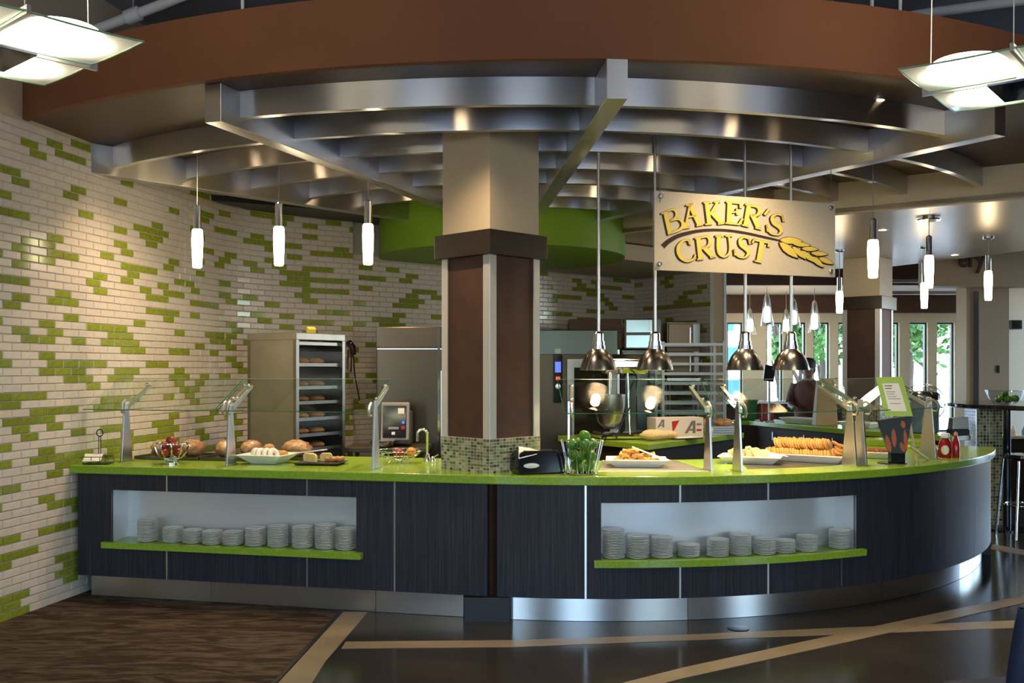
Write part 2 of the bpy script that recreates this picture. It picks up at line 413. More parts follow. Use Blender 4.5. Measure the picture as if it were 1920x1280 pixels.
portal(((bays[0][0]+bays[-1][1])/2, FY+.12, (WS+WT)/2), (pi/2, 0, pi), bays[-1][1]-bays[0][0], WT-WS)
# header bands, dining ceiling and bulkheads in front of the far windows
def xat(px, Y): return (px-CX)/F*Y
struct('ceiling_dining', MB().prism([(2.3, 13.95), (9, 13.95), (9, 16), (2.3, 16)], 2.74, 2.80), 'beige_light')
struct('trim_6', MB().box(((2.3+9)/2, 15.8, 2.60), (6.7, .2, .28)), 'brown_panel')
struct('trim_7', MB().box(((2.3+9)/2, 13.9, 3.0), (6.7, .1, .52)), 'brown_panel')
for nm, y in (('trim_8', 527), ('trim_9', 549)):
    a, b_ = xat(1668, 13.8), xat(1812, 13.8); z = P(0, y, 13.8).z
    struct(nm, MB().box(((a+b_)/2, 13.78, z), (b_-a, .06, .045)), 'stainless')
# pier at the end of the kitchen wall
a, b_ = xat(1336, 11.75), xat(1361, 11.75)
struct('wall_pier', MB().box(((a+b_)/2, 11.9, 1.5), (b_-a, .3, 3.0)), 'beige_paint')
struct('trim_10', MB().box((b_-.012, 11.742, 1.4), (.03, .012, 2.7)), 'stainless')
# walls at the far right
a, b_ = xat(1812, 13), xat(1892, 13)
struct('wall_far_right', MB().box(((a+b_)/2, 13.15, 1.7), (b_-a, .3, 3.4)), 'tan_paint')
struct('trim_11', MB().box((xat(1829, 13), 12.99, 1.35), (.07, .02, 2.46)), 'stainless')
a, b_ = xat(1880, 14.2), xat(2050, 14.2)
struct('wall_far_right', MB().box(((a+b_)/2, 14.35, 1.7), (b_-a, .3, 3.4)), 'beige_light')
a, b_ = xat(1740, 12.6), xat(2100, 12.6)
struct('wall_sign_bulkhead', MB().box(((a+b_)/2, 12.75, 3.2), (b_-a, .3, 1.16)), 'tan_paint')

# ------------------------------------------------------------------ ceilings
struct('ceiling', MB().prism([(-9, -4.6), (9.1, -4.6), (9.1, 16.2), (-9, 16.2)], CEIL, CEIL+.1), 'ceiling_grey')
FC = Vector((.3, 10.4)); FR = 5.33
FA = arc_path(FC, FR)
edge = [tuple(FA(math.radians(a), 0)) for a in range(-50, 56, 2)]
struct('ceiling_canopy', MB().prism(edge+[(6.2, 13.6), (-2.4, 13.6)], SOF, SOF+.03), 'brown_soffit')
struct('trim_12', MB().pbox(FA, math.radians(-50), math.radians(55), SOF-.012, 3.52, -.02, .03, 70), 'brown_fascia', smooth=30)
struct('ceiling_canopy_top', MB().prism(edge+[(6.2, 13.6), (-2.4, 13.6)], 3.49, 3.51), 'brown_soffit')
BC = Vector((.1, 10.44))
def rad(a, r): return BC+Vector((math.sin(a), -math.cos(a)))*r
A4 = math.radians(54.6)
p = [rad(A4, r) for r in (.2, 8.5)]; nrm = Vector((math.cos(A4), math.sin(A4)))
low = [p[0], p[1], Vector((8.9, 7.5)), Vector((6.6, 9.6)), Vector((5.83, 11.24)), Vector((5.5, 12.0)), Vector((4.99, 13.0)), Vector((3.9, 13.5)), Vector((2.3, 13.7)), Vector((.6, 12.4))]
struct('ceiling_low', MB().prism([tuple(q) for q in low], 2.91, 2.95), 'silver_soffit')
struct('trim_13', MB().prism([tuple(p[0]), tuple(p[1]), tuple(p[1]+nrm*.06), tuple(p[0]+nrm*.06)], 2.90, SOF), 'beige_paint')
struct('ceiling_drum', MB().lathe([(0, 2.69), (1.25, 2.69), (1.25, SOF), (0, SOF)], (-.1, 10.1, 0), 64), 'green_paint', smooth=30)
kb = [WB(.9, 1.5), WB(WB.len-1.3, 1.5), WC(WC.len, .9), WC(WC.len, .12), WB(WB.len-.12, .12), WB(.9, .12)]
struct('ceiling_kitchen', MB().prism([tuple(q) for q in kb], 2.73, 2.90), 'beige_paint')
struct('ceiling_kitchen_back', MB().prism([(-2.8, 8.6), (2.5, 11.6), (2.5, 13.6), (-3, 13.6)], 3.05, 3.1), 'black_trim')

# ------------------------------------------------------------------ steel trellis under the canopy
tr = thing('ceiling_trellis', (BC.x, BC.y, SOF), 'brushed steel trellis of radial beams and curved slats under the brown canopy', 'ceiling trellis')
ends = [Vector((-3.02, 7.02)), Vector((-1.68, 5.54)), Vector((.54, 5.06)), Vector((2.90, 5.86))]
ang = [math.atan2(e_.x-BC.x, BC.y-e_.y) for e_ in ends]
for a, e_ in zip(ang, ends):
    R = (e_-BC).length; s_ = Vector((math.cos(a), math.sin(a)))*.055
    q = [rad(a, 1.2)-s_, rad(a, R)-s_, rad(a, R)+s_, rad(a, 1.2)+s_]
    MB().prism([tuple(v) for v in q], 2.955, SOF-.001).build('beam', 'brushed_beam', tr, bevel=.003)
RA = [5.04-.57*i for i in range(7)]
sectors = [(ang[0], ang[1], 1), (ang[1], ang[2], 0), (ang[2], ang[3], 0), (ang[3], A4, 1)]
for a0, a1, k0 in sectors:
    for i in range(k0, 7):
        R = RA[i]; pth = arc_path(BC, R); g_ = .056/R
        MB().pbox(pth, a0+g_, a1-(g_ if a1 < A4-.001 else -.0), 3.015, SOF-.001, 0, .05, 24).build('slat', 'brushed_beam', tr, smooth=40)

# recessed downlights in the canopy and the lower soffit: housing, lit lens, and their light
def downlight(x, y, z, power, label, size=125, r=.05):
    t = thing('downlight', (x, y, z), label, 'downlight', 'recessed ceiling downlights')
    MB().lathe([(r, .0), (r*1.35, .0), (r*1.35, -.006), (r, -.006), (r, .0)], (x, y, z-.0005), 24).build('trim_ring', 'chrome', t, 30)
    MB().lathe([(r*.95, -.003), (0, -.003)], (x, y, z), 20).build('lens', 'downlight_glow', t)
    spot('downlight_lamp', (x, y, z-.02), power, size)
q = P(1643, 188, 1850*(SOF-EYE)/(690-188))
DL = [(q.x, q.y, 'near the steel beam end on the right of the canopy')]
dw = {'a': 'between canopy slats'}
spots_c = []
for a in (-.55, -.1, .32, .75):
    for R in (4.75, 3.62, 2.48):
        if (a > .7 or a < -.5) and R > 4.6: continue
        v = rad(a, R); spots_c.append((v.x, v.y))
v = rad(-.60, 4.28); spots_c.append((v.x, v.y))  # added downlight, hidden behind a slat, to brighten the tile wall
downlight(q.x, q.y, SOF, 90, 'lit round downlight in the brown canopy beside the end of the steel beam')
for x, y in spots_c: downlight(x, y, SOF, 90, 'round recessed downlight between the curved steel slats of the canopy')
for px, py in ((1741, 408), (1655, 430), (1790, 477)):
    v = G(px, py, 2.91) if False else P(px, py, 1850*(2.91-EYE)/(690-py))
    if px != 1741: downlight(v.x, v.y, 2.91, 60, 'small recessed downlight in the silver soffit', r=.04)
spot('kitchen_lamp', (-.9, 9.1, 2.68), 20, 120)

# ================================================================== COLUMNS
def column(center, rz, side, z0, ztop, label, ped_top=None, cap=(2.285, 2.44), rows=11, cols=16, floor_ped=False):
    x, y = center; t = thing('column', (x, y, 0), label, 'column', rz=rz)
    B = lambda nm, mb, m, **k: mb.build(nm, m, t, world=False, **k)
    zp = ped_top or 1.128
    B('upper_shaft', MB().box((0, 0, (cap[1]-.02+ztop)/2), (side-.012, side-.012, ztop-cap[1]+.02)), 'beige_paint', bevel=.004)
    B('cap', MB().box((0, 0, (cap[0]+cap[1])/2), (side+.066, side+.066, cap[1]-cap[0])), 'espresso_wood', bevel=.004)
    B('shaft', MB().box((0, 0, (z0+cap[0])/2), (side-.022, side-.022, cap[0]-z0)), 'brown_panel')
    h = (side-.008)/2
    for sx in (-1, 1):
        for sy in (-1, 1):
            w_ = .056; mb = MB(); zc = (zp+cap[0])/2; hh = cap[0]-zp
            mb.box((sx*(h-w_/2), sy*h, zc), (w_, .008, hh)); mb.box((sx*h, sy*(h-w_/2), zc), (.008, w_, hh))
            B('corner_strip', mb, 'niche_steel')
    zb = .0 if floor_ped else z0
    B('pedestal', MB().box((0, 0, (zb+zp)/2), (side, side, zp-zb)), 'mosaic_grout')
    mb = MB(); pw = side/cols; ph = .218/rows; nr = int(round((zp-zb)/ph)); hs = side/2+.002
    for fx in range(4):
        a = fx*pi/2; R_ = Matrix.Rotation(a, 3, 'Z')
        for i in range(cols):
            for j in range(nr):
                u = -side/2+(i+.5)*pw; z = zb+(j+.5)*ph; g_ = .0017
                vs = [R_ @ Vector((u+su*(pw/2-g_), -hs, z+sz*(ph/2-g_))) for su, sz in ((-1, -1), (1, -1), (1, 1), (-1, 1))]
                mb.add(vs, [(0, 1, 2, 3)])
    o = B('mosaic_tiles', mb, 'mosaic'); o['kind'] = 'stuff'
    return t
COL = Vector((-.14, 6.49)); RT = math.radians(45)
col1 = column(COL, RT, .46, .91, SOF, 'square brown column with steel corner strips and a mosaic-tiled foot on the lime counter')
# its lower part goes down through the counter
MB().box((0, 0, .455), (.44, .44, .91)).build('lower_shaft', 'brown_panel', col1, world=False)
ft = MB(); ft.box((-.155+.14, 6.27-6.49, .075), (.285, .30, .15), 0)
q = ft.build('plinth', 'black_trim', col1, world=False); q.rotation_euler = (0, 0, -RT)
c2 = P(1650, 0, 11.8); a2 = math.radians(-39.7)
cen2 = Vector((c2.x, c2.y))+Matrix.Rotation(a2, 2) @ Vector((-.23, .23))
column(cen2, a2, .46, .9, 2.91, 'square brown column rising behind the serving area, near the far windows', floor_ped=True)

# ================================================================== SERVING COUNTER
TOP = .91; TH = .055; CD = 1.06
LP = line_path((-3.033, 6.75), (-.1, 6.085)); AC = Vector((.6, 9.8)); AP = arc_path(AC, 3.775)
TH0 = math.asin((-.1-AC.x)/3.775); TH1 = math.radians(67)
pts = [tuple(LP(0, 0))]+[tuple(AP(TH0+(TH1-TH0)*i/60, 0)) for i in range(61)]
pts += [tuple(AP(TH1+(TH0-TH1)*i/50, CD)) for i in range(51)]+[tuple(LP(0, CD-.02))]
tag(MB().prism(pts, TOP-TH, TOP).build('worktop', 'lime_top', None, bevel=.006), 'long lime green worktop sweeping from the tile wall around the curve', 'worktop')

def run(name, path, u0, u1, niche, seams, label, k, shelf_ext, kick):
    """a counter front: panels between seams, open niche with steel liner and lime shelf, steel kick plates"""
    a = path((u0+u1)/2, .4); t = thing(name, (a.x, a.y, 0), label, 'counter')
    n0, n1 = niche; NT, NB, ND = .745, .395, .20
    cuts = sorted(set([u0, u1]+[u for u, lo, hi in seams if u0 < u < u1])); d0, d1 = .035, .06; g_ = (.0015/3.775 if k > 1 else .0015)
    def seg(nm, a_, b_, z0, z1, da, db, m, par=t, **kk):
        return MB().pbox(path, a_, b_, z0, z1, da, db, max(1, int(k*abs(b_-a_)/max(1e-6, abs(u1-u0))+.99))).build(nm, m, par, smooth=30 if k > 1 else None, **kk)
    ZB = .155; ZT = TOP-TH-.002
    for a_, b_ in zip(cuts, cuts[1:]):
        a_ += g_; b_ -= g_
        if b_ <= n0 or a_ >= n1: seg('panel', a_, b_, ZB, ZT, d0, d1, 'charcoal_laminate'); continue
        if a_ < n0: seg('panel', a_, n0, NB-.04, NT, d0, d1, 'charcoal_laminate')
        if b_ > n1: seg('panel', n1, b_, NB-.04, NT, d0, d1, 'charcoal_laminate')
        seg('panel', a_, b_, NT, ZT, d0, d1, 'charcoal_laminate'); seg('panel', a_, b_, ZB, NB-.04, d0, d1, 'charcoal_laminate')
    for u, lo, hi in seams:
        if lo: continue      # plain dark joint
        w_ = .006/(3.775 if k > 1 else 1); over = n0 < u < n1
        for z0, z1 in ([(ZB, NB-.04), (NT, ZT)] if over else [(ZB, ZT)]):
            seg('metal_seam', u-w_, u+w_, z0, z1, d0-.003, d0+.004, 'stainless')
    q = .008/(3.775 if k > 1 else 1)
    ln = seg('niche_liner', n0, n1, NB-.01, NT, d0+ND, d0+ND+.01, 'niche_steel')
    seg('niche_side', n0-q, n0, NB-.01, NT, d0+.002, d0+ND, 'niche_steel', ln); seg('niche_side', n1, n1+q, NB-.01, NT, d0+.002, d0+ND, 'niche_steel', ln)
    seg('niche_ceiling', n0, n1, NT, NT+.006, d1, d0+ND, 'niche_steel', ln)
    e_ = shelf_ext/(3.775 if k > 1 else 1)
    seg('shelf', n0-e_, n1+e_, NB-.04, NB, d0-.045, d0+ND, 'lime_top')
    for a_, b_ in zip(kick, kick[1:]): seg('kick_plate', a_+g_, b_-g_, 0.002, ZB+.004, .105, .117, 'stainless')
    seg('counter_back', u0, u1, 0.002, ZT, CD-.08, CD-.05, 'charcoal_laminate')
    return t
lu = lambda px, d=.035: LP.u_at(px, d)
uL1 = lu(914)
seamsL = [(lu(313), 0, 0), (lu(576), 0, 0), (lu(740), 0, 0)]
cl = run('serving_counter', LP, .045, uL1, (lu(208), lu(668)), seamsL, 'straight dark laminate counter base with plate niche beside the tile wall', 1, .045, [.10, lu(395, .1), lu(704, .1), lu(869, .1)])
au = lambda px, d=.035: AP.u_at(px, d)
seamsR = [(au(1098), 0, 0), (au(1275), 0, 0), (au(1440), 0, 0), (au(1578), 0, 0)]
cr_ = run('serving_counter', AP, au(932), math.radians(66), (au(1127), au(1606)), seamsR+[(au(1688), 1, 0), (au(1772), 1, 0), (au(1828), 1, 0)], 'curved dark laminate counter base with plate niche under the hanging sign', 60, .045, [au(957, .1), au(1290, .1), au(1655, .1), au(1800, .1), math.radians(66)])
# end panel and low curb at the far end of the curve
mb = MB().pbox(AP, math.radians(66), math.radians(66.5), .002, TOP-TH-.002, .035, CD-.05); mb.build('end_panel', 'charcoal_laminate', cr_)
tag(MB().pbox(AP, math.radians(60.5), math.radians(66.6), TOP+.001, TOP+.055, .50, CD-.02, 10).build('counter_curb', 'lime_top', None, bevel=.004), 'low lime green curb at the far end of the curved worktop', 'curb')

# ------------------------------------------------------------------ plates
prof = [(.0, .0), (.040, .0), (.044, .002), (.0672, .0085), (.0685, .0098), (.068, .0112), (.062, .0098), (.044, .0042), (.0, .0040)]
plate_mesh = MB().lathe(prof, n=28).mesh('plate', 'porcelain', 50)
words = ['first', 'second', 'third', 'fourth', 'fifth', 'sixth', 'seventh', 'eighth', 'ninth', 'tenth', 'eleventh', 'twelfth', 'thirteenth', 'fourteenth', 'fifteenth', 'sixteenth', 'seventeenth', 'eighteenth']
def stacks(path, data, where, ref):
    for i, (px, n_) in enumerate(data):
        u = path.u_at(px, .115); p = path(u, .105+random.uniform(-.01, .01))
        for k_ in range(n_):
            o = bpy.data.objects.new('plate', plate_mesh); C.objects.link(o)
            o.location = (p.x+random.uniform(-.0015, .0015), p.y+random.uniform(-.0015, .0015), .3952+k_*.0099); o.rotation_euler = (0, 0, random.random()*6)
            tag(o, 'white plate, %s up in the %s stack from %s' % (words[k_], words[i], ref), 'plate', 'plates stacked in the counter niches')
stacks(LP, [(279, 15), (326, 10), (363, 9), (401, 9), (439, 9), (480, 12), (522, 14), (569, 14), (611, 16), (649, 14)], 'straight counter niche', 'the tile wall')
stacks(AP, [(1150, 18), (1195, 14), (1241, 13), (1291, 8), (1344, 11), (1388, 13), (1431, 10), (1470, 8), (1510, 10), (1571, 12)], 'curved counter niche', 'the column')

# ================================================================== SNEEZE GUARDS
mat('satin_metal', (.60, .60, .60), .3, 1); mat('glass_edge_light', (.20, .26, .20), .1)
GL0, GL1 = (-.02, 1.285), (.40, 1.497)     # glass: inward offset and height of its lower and upper edge
def frame_at(path, u, d):
    p = path(u, d); q = path(u, d+.1); n_ = (q-p).normalized(); return p, n_
def guard_post(par, path, u, d, z0, sides):
    p, n_ = frame_at(path, u, d); t_ = Vector((n_.y, -n_.x))
    def W(n, z, s=0): return (p.x+n_.x*n+t_.x*s, p.y+n_.y*n+t_.y*s, z)
    h = .007
    prof = [(.0, z0), (.13, z0), (.075, 1.36), (.04, 1.36)]
    MB().hexa([W(n, z, -h) for n, z in prof], [W(n, z, h) for n, z in prof]).build('post', 'satin_metal', par, bevel=.0015)
    MB().box((p.x+n_.x*.065, p.y+n_.y*.065, z0+.003), (.03, .16, .006), math.atan2(t_.y, t_.x)).build('base_plate', 'satin_metal', par)
    for s in sides:
        sl = (GL1[1]-GL0[1])/(GL1[0]-GL0[0]); mb = MB()
        line = [(.065, 1.335), (.02, 1.345), (-.012, 1.325), (-.025, 1.29), (-.01, 1.262), (.02, 1.262)]
        mb.tube([W(n, z, s*.016) for n, z in line], .0085, 6)
        b0, b1 = (.055, GL0[1]+sl*.075-.016), (.33, GL0[1]+sl*.35-.016); w_ = .012
        mb.hexa([W(b0[0], b0[1]-.022, s*.016-w_), W(b1[0], b1[1]-.010, s*.016-w_), W(b1[0], b1[1]-.010, s*.016+w_), W(b0[0], b0[1]-.022, s*.016+w_)],
                [W(b0[0], b0[1]+.006, s*.016-w_), W(b1[0], b1[1]+.006, s*.016-w_), W(b1[0], b1[1]+.006, s*.016+w_), W(b0[0], b0[1]+.006, s*.016+w_)])
        br = mb.build('bracket', 'satin_metal', par, 40)
        for n in (.12, .29):
            z = GL0[1]+sl*(n+.02); MB().ball(W(n, z+.012, s*.016), .013, 10, 6).build('bolt', 'chrome', br, 60)
def guard_pane(par, path, ua, ub, d):
    pa, na = frame_at(path, ua, d); pb, nb = frame_at(path, ub, d)
    t_ = (pb-pa).normalized(); nn = Vector((-t_.y, t_.x))
    def W(p, n, z): return (p.x+nn.x*n, p.y+nn.y*n, z)
    e_ = .008
    b = [W(pa, GL0[0], GL0[1]), W(pb, GL0[0], GL0[1]), W(pb, GL1[0], GL1[1]), W(pa, GL1[0], GL1[1])]
    g = MB().add(b, [(0, 1, 2, 3)]).build('glass_pane', 'guard_glass', par)
    mb = MB(); r_ = .003
    for i in (0, 1, 3): mb.tube([b[i], b[(i+1) % 4]], r_, 5)
    mb.build('pane_edge', 'glass_edge', g)
    MB().tube([b[2], b[3]], .002, 5).build('top_edge', 'glass_edge_light', g)
def guard(path, posts, panes, label):
    a = path(posts[0][0], posts[0][1]); t = thing('sneeze_guard', (a.x, a.y, TOP), label, 'sneeze guard', 'glass sneeze guards on the counter')
    for u, d, sd in posts: guard_post(t, path, u, d, TOP+.001, sd)
    for a_, b_, d in panes: guard_pane(t, path, a_, b_, d)
d_ = .17
guard(LP, [(lu(212, d_), d_+.09, (1,)), (lu(424, d_), d_, (-1, 1)), (lu(698, d_), d_, (-1,))],
      [(lu(152, d_), lu(404, d_), d_), (lu(409, d_), lu(694, d_), d_)], 'angled glass sneeze guard on three steel posts over the straight counter')
for (a, b_), lb in zip([(1066, 1335), (1392, 1607), (1626, 1756)], ['nearest the column, behind the wire lime basket', 'over the bread platter', 'behind the tilted lime menu card']):
    d_ = .26 if a == 1066 else .17
    guard(AP, [(au(a, d_), d_, (1,)), (au(b_, d_), d_, (-1,))], [(au(a-8, d_), au(b_+7, d_), d_)], 'angled glass sneeze guard on the curved counter, '+lb)

# ================================================================== LAMPS
# slim tube pendants: canopy disc, cord, metal socket, glowing glass
def pendant(px, ytop, ymid, ybot, Y, zc, label, rg=.040, power=0):
    g = P(px, ybot, Y); zt = P(px, ytop, Y).z; zm = P(px, ymid, Y).z; x = g.x; zb = g.z
    t = thing('pendant_lamp', (x, Y, zb), label, 'pendant lamp', 'slim glowing tube pendants')
    L = zm-zb
    MB().lathe([(.012, zb+.001), (rg*.70, zb), (rg*.82, zb+.03*L), (rg*.98, zb+.55*L), (rg, zb+.75*L), (rg*.93, zb+.96*L), (rg*.8, zm), (.01, zm)], (x, Y, 0), 20).build('glass_shade', 'pendant_glow', t, 50)
    MB().lathe([(.02, zm), (.028, zm+.002), (.028, zt-.004), (.022, zt), (.006, zt+.012)], (x, Y, 0), 18).build('socket', 'chrome', t, 40)
    MB().tube([(x, Y, zt+.01), (x, Y, zc-.01)], .0035, 6).build('cord', 'cord_grey', t)
    MB().lathe([(.055, zc), (.055, zc-.012), (.03, zc-.022), (.006, zc-.025)], (x, Y, 0), 20).build('ceiling_rose', 'chrome', t, 40)
pendant(370, 385, 430, 502, 7.15, SOF, 'tube pendant lamp over the counter, first from the tile wall')
pendant(523, 381, 425, 498, 7.10, SOF, 'tube pendant lamp over the counter, second from the tile wall')
pendant(690, 377, 420, 496, 6.95, SOF, 'tube pendant lamp over the counter, next to the big column')
pendant(1637, 411, 450, 521, 7.20, SOF, 'tube pendant lamp hanging in front of the second column')
pendant(1742, 443, 479, 540, 8.77, 2.91, 'tube pendant lamp under a round bright ceiling plate on the silver soffit')
pendant(1733, 492, 530, 578, 10.9, 2.91, 'small tube pendant lamp hanging just behind another under the silver soffit')
pendant(1853, 478, 508, 563, 10.1, 2.91, 'tube pendant lamp at the edge of the silver soffit by the dark lettering')
pendant(1574, 520, 546, 587, 11.2, 2.91, 'tube pendant lamp half hidden behind the second column')

# dome heat lamps on long rods
def heat_lamp(px, Y, label):
    x = (px-CX)/F*Y; zr = P(0, 694, Y).z
    t = thing('heat_lamp', (x, Y, zr), label, 'heat lamp', 'steel dome heat lamps over the food')
    k_ = Y/6.6
    shade = [(.122, 0), (.124, .002), (.120, .020), (.108, .060), (.088, .100), (.060, .132), (.048, .142), (.046, .140), (.058, .128), (.085, .097), (.105, .058), (.117, .018), (.119, .002), (.122, 0)]
    MB().lathe([(r, z+zr) for r, z in shade], (x, Y, 0), 36).build('dome_shade', 'dark_lamp_metal', t, 50)
    MB().lathe([(.046, .138), (.047, .165), (.042, .167), (.042, .172), (.041, .196), (.035, .198), (.035, .203), (.034, .245), (.024, .258), (.012, .262)], (x, Y, zr), 24).build('socket_stack', 'chrome', t, 30)
    MB().tube([(x, Y, zr+.26), (x, Y, SOF-.01)], .0105, 10).build('rod', 'satin_metal', t, 60)
    MB().lathe([(.06, SOF), (.06, SOF-.012), (.02, SOF-.03)], (x, Y, 0), 20).build('ceiling_rose', 'satin_metal', t, 40)
    MB().ball((x, Y, zr+.075), .034, 12, 8).build('bulb', 'bulb_glow', t, 60)
    spot('heat_lamp_light', (x, Y, zr+.030), 26, 125, .5, (1, .70, .38), rad=.03)
for px, lb in ((1122, 'nearest the big column, in front of the slicer'), (1228, 'beside the edge of the hanging sign'), (1397, 'behind the sign, in front of the rack'), (1483, 'behind the sign, by the far windows')):
    heat_lamp(px, 6.62, 'steel dome heat lamp on a rod, '+lb)

# cone-shaped glass pendants near the windows
def cone_lamp(px, y0, y1, Y, label):
    x = (px-CX)/F*Y; zt = P(0, y0, Y).z; zb = P(0, y1, Y).z; h = zt-zb
    t = thing('cone_pendant', (x, Y, zb), label, 'pendant lamp', 'clear cone pendants by the far windows')
    mb = MB(); r0, r1 = .04, .105
    prof = [(r1, zb), (r1*.8, zb+.35*h), (r1*.55, zb+.7*h), (r0, zt), (r0*.3, zt+.005)]
    vs = []; n = 28
    mb.lathe(prof[:4], (x, Y, 0), 14); mb.f = [f for f in mb.f if len(f) == 4]
    mb.build('glass_cone', 'plastic_wrap', t, 60)
    MB().lathe([(.02, zb+.12*h), (.048, zb+.16*h), (.042, zb+.6*h), (.02, zb+.66*h)], (x, Y, 0), 14).build('inner_lamp', 'pendant_glow', t, 50)
    MB().lathe([(.03, zb+.66*h), (.03, zt+.02), (.01, zt+.05)], (x, Y, 0), 12).build('socket', 'satin_metal', t, 40)
    MB().tube([(x, Y, zt+.04), (x, Y, 2.735)], .004, 5).build('cord', 'cord_grey', t)
for px, y0, y1, Y, lb in ((1406, 584, 627, 14.9, 'lowest of the clear cone pendants, above a dome heat lamp'), (1438, 556, 611, 14.1, 'clear cone pendant lamp just left of the middle sign rod'), (1474, 585, 626, 15.0, 'clear cone pendant lamp tucked behind another by the rod'), (1488, 566, 614, 14.2, 'clear cone pendant lamp directly behind the heat lamp rod'), (1527, 569, 624, 14.3, 'clear cone pendant lamp nearest the second column')):
    cone_lamp(px, y0, y1, Y, lb)

# ------------------------------------------------------------------ square glass chandeliers
def chandelier(x, y, z, rz, label, half=.42):
    t = thing('glass_chandelier', (x, y, z), label, 'ceiling light', 'square glass ceiling lights', rz=rz)
    B = lambda nm, mb, m, par=t, **k: mb.build(nm, m, par, world=False, **k)
    for sx in (-1, 1):
        for sy in (-1, 1):
            c = Vector((sx*half/2, sy*half/2)); n = 12; s_ = half/2-.006; vs = []; fs = []
            for i in range(n+1):
                for j in range(n+1):
                    a = -1+2*i/n; b_ = -1+2*j/n
                    vs.append((c.x+a*s_, c.y+b_*s_, .009*(abs(a)**2.2+abs(b_)**2.2)*.5-.006))
            for i in range(n):
                for j in range(n): fs.append((i*(n+1)+j, (i+1)*(n+1)+j, (i+1)*(n+1)+j+1, i*(n+1)+j+1))
            pn = B('glass_panel', MB().add(vs, fs), 'frosted_panel', smooth=60)
            e_ = MB(); idx = [i*(n+1) for i in range(n+1)]+[n*(n+1)+j for j in range(1, n+1)]+[i*(n+1)+n for i in range(n-1, -1, -1)]+[j for j in range(n-1, 0, -1)]
            e_.tube([vs[i] for i in idx], .004, 5, closed=True); B('panel_edge', e_, 'glass_edge_pale', pn)
            B('diffuser', MB().lathe([(0, .012), (.14, .016), (.150, .026), (.125, .045), (.07, .058), (0, .062)], (c.x, c.y, 0), 28), 'disc_glow', smooth=50)
    mb = MB(); mb.box((0, 0, .0), (2*half+.04, .014, .03)); mb.box((0, 0, .002), (.014, 2*half+.04, .03)); B('cross_bar', mb, 'satin_metal')
    B('centre_plate', MB().box((0, 0, -.05), (.30, .30, .012)), 'navy_glass', bevel=.002)
    B('hub', MB().box((0, 0, -.01), (.12, .12, .07)), 'satin_metal')
    for sx, sy in ((half*.97, 0), (-half*.97, 0), (0, half*.97), (0, -half*.97)):
        B('suspension_wire', MB().tube([(sx, sy, .01), (sx*.95, sy*.95, CEIL-z)], .0022, 5), 'white_paint')
mat('glass_edge_pale', (.25, .42, .27), .1); mat('navy_glass', (.012, .014, .05), .06)
chandelier(-1.92, 3.54, 2.753, math.radians(48.5), 'square four-panel glass ceiling light near the tile wall')
chandelier(-1.9, -.5, 2.753, math.radians(50), 'added unseen four-panel glass ceiling light behind the camera, on the tile wall side')  # added behind the camera, out of view, to brighten the counter fronts
chandelier(2.1, -.3, 2.753, math.radians(50), 'added unseen four-panel glass ceiling light behind the camera, on the window side')  # second added light, also unseen, for more light from the front
chandelier(2.11, 3.97, 2.753, math.radians(51.5), 'square four-panel glass ceiling light near the orange end of the canopy')

# ------------------------------------------------------------------ ceiling pipes and canopy hangers
def pipe(pts, r, label, couple):
    t = thing('ceiling_pipe', pts[0], label, 'pipe', 'white pipes under the ceiling')
    MB().tube(pts, r, 12).build('pipe', 'white_paint', t, 60)
    for q in couple:
        d_ = (Vector(pts[1])-Vector(pts[0])).normalized(); q = Vector(q)
        MB().tube([q-d_*.06, q-d_*.05, q+d_*.05, q+d_*.06], [r*1.15, r*1.45, r*1.45, r*1.15], 12).build('coupling', 'white_paint', t, 40)
        MB().tube([q, (q.x, q.y, CEIL)], .008, 6).build('hanger', 'cord_grey', t)
a, b_ = P(190, 52, 7.0), P(340, -6, 6.9)
d_ = b_-a
pipe([tuple(a-d_*.9), tuple(a+d_*2.2)], .036, 'white sprinkler pipe with a coupling beside the tile wall', [a+d_*.40])
a, b_ = P(1700, 30, 7.4), P(1920, 0, 7.0); d_ = b_-a
pipe([tuple(a-d_*.8), tuple(a+d_*2)], .036, 'white sprinkler pipe above the orange end of the canopy', [])
for px, Y in ((455, 5.75), (1635, 5.7), (1688, 5.75)):
    x = (px-CX)/F*Y
    tag(MB().tube([(x, Y, 3.505), (x, Y, CEIL)], .011, 8).build('canopy_hanger', 'white_paint', None, 60), {455: 'white rod holding the canopy near the tile wall', 1635: 'white rod holding the orange end of the canopy', 1688: 'white rod holding the canopy beside the ceiling pipe'}[px], 'hanger rod', 'rods holding the canopy')

# ================================================================== HANGING SIGN
mat('sign_board', (.66, .58, .42), .5, noise=((90, 90, 90), (.62, .54, .39), .4, .6))
mat('sign_yellow', (.86, .66, .13), .45); mat('sign_brown', (.045, .018, .010), .5)
SA, SB = P(1227, 357, 6.15), P(1566, 381, 6.64)         # top corners
SH = P(0, 357, 6.15).z-P(0, 506, 6.15).z
su = (SB-SA); su.z = 0; SW = su.length; su.normalize(); sn = Vector((su.y, -su.x, 0))      # sn faces the camera side
ztop = SA.z
sg = thing('hanging_sign', (SA.x, SA.y, ztop-SH), 'cream hanging sign reading BAKER\'S CRUST with a painted wheat ear', 'sign')
def S(cx, cy, off=0):
    """point on the board from the zoomed view 1920x1008 (corners 125,125 / 1757,240 / 125,835 / 1757,910)"""
    pxx = 1200+cx*400/1920; pyy = 330+cy*210/1008
    kx = (pxx-CX)/F                 # ray meets the vertical plane of the board
    u = (kx*SA.y-SA.x)/(su.x-kx*su.y); Y = SA.y+su.y*u
    return Vector((SA.x+su.x*u, Y, EYE+(HY-pyy)/F*Y))+sn*off
b0 = SA-sn*.012
q = [SA, SA+su*SW, SA+su*SW-sn*.018, SA-sn*.018]
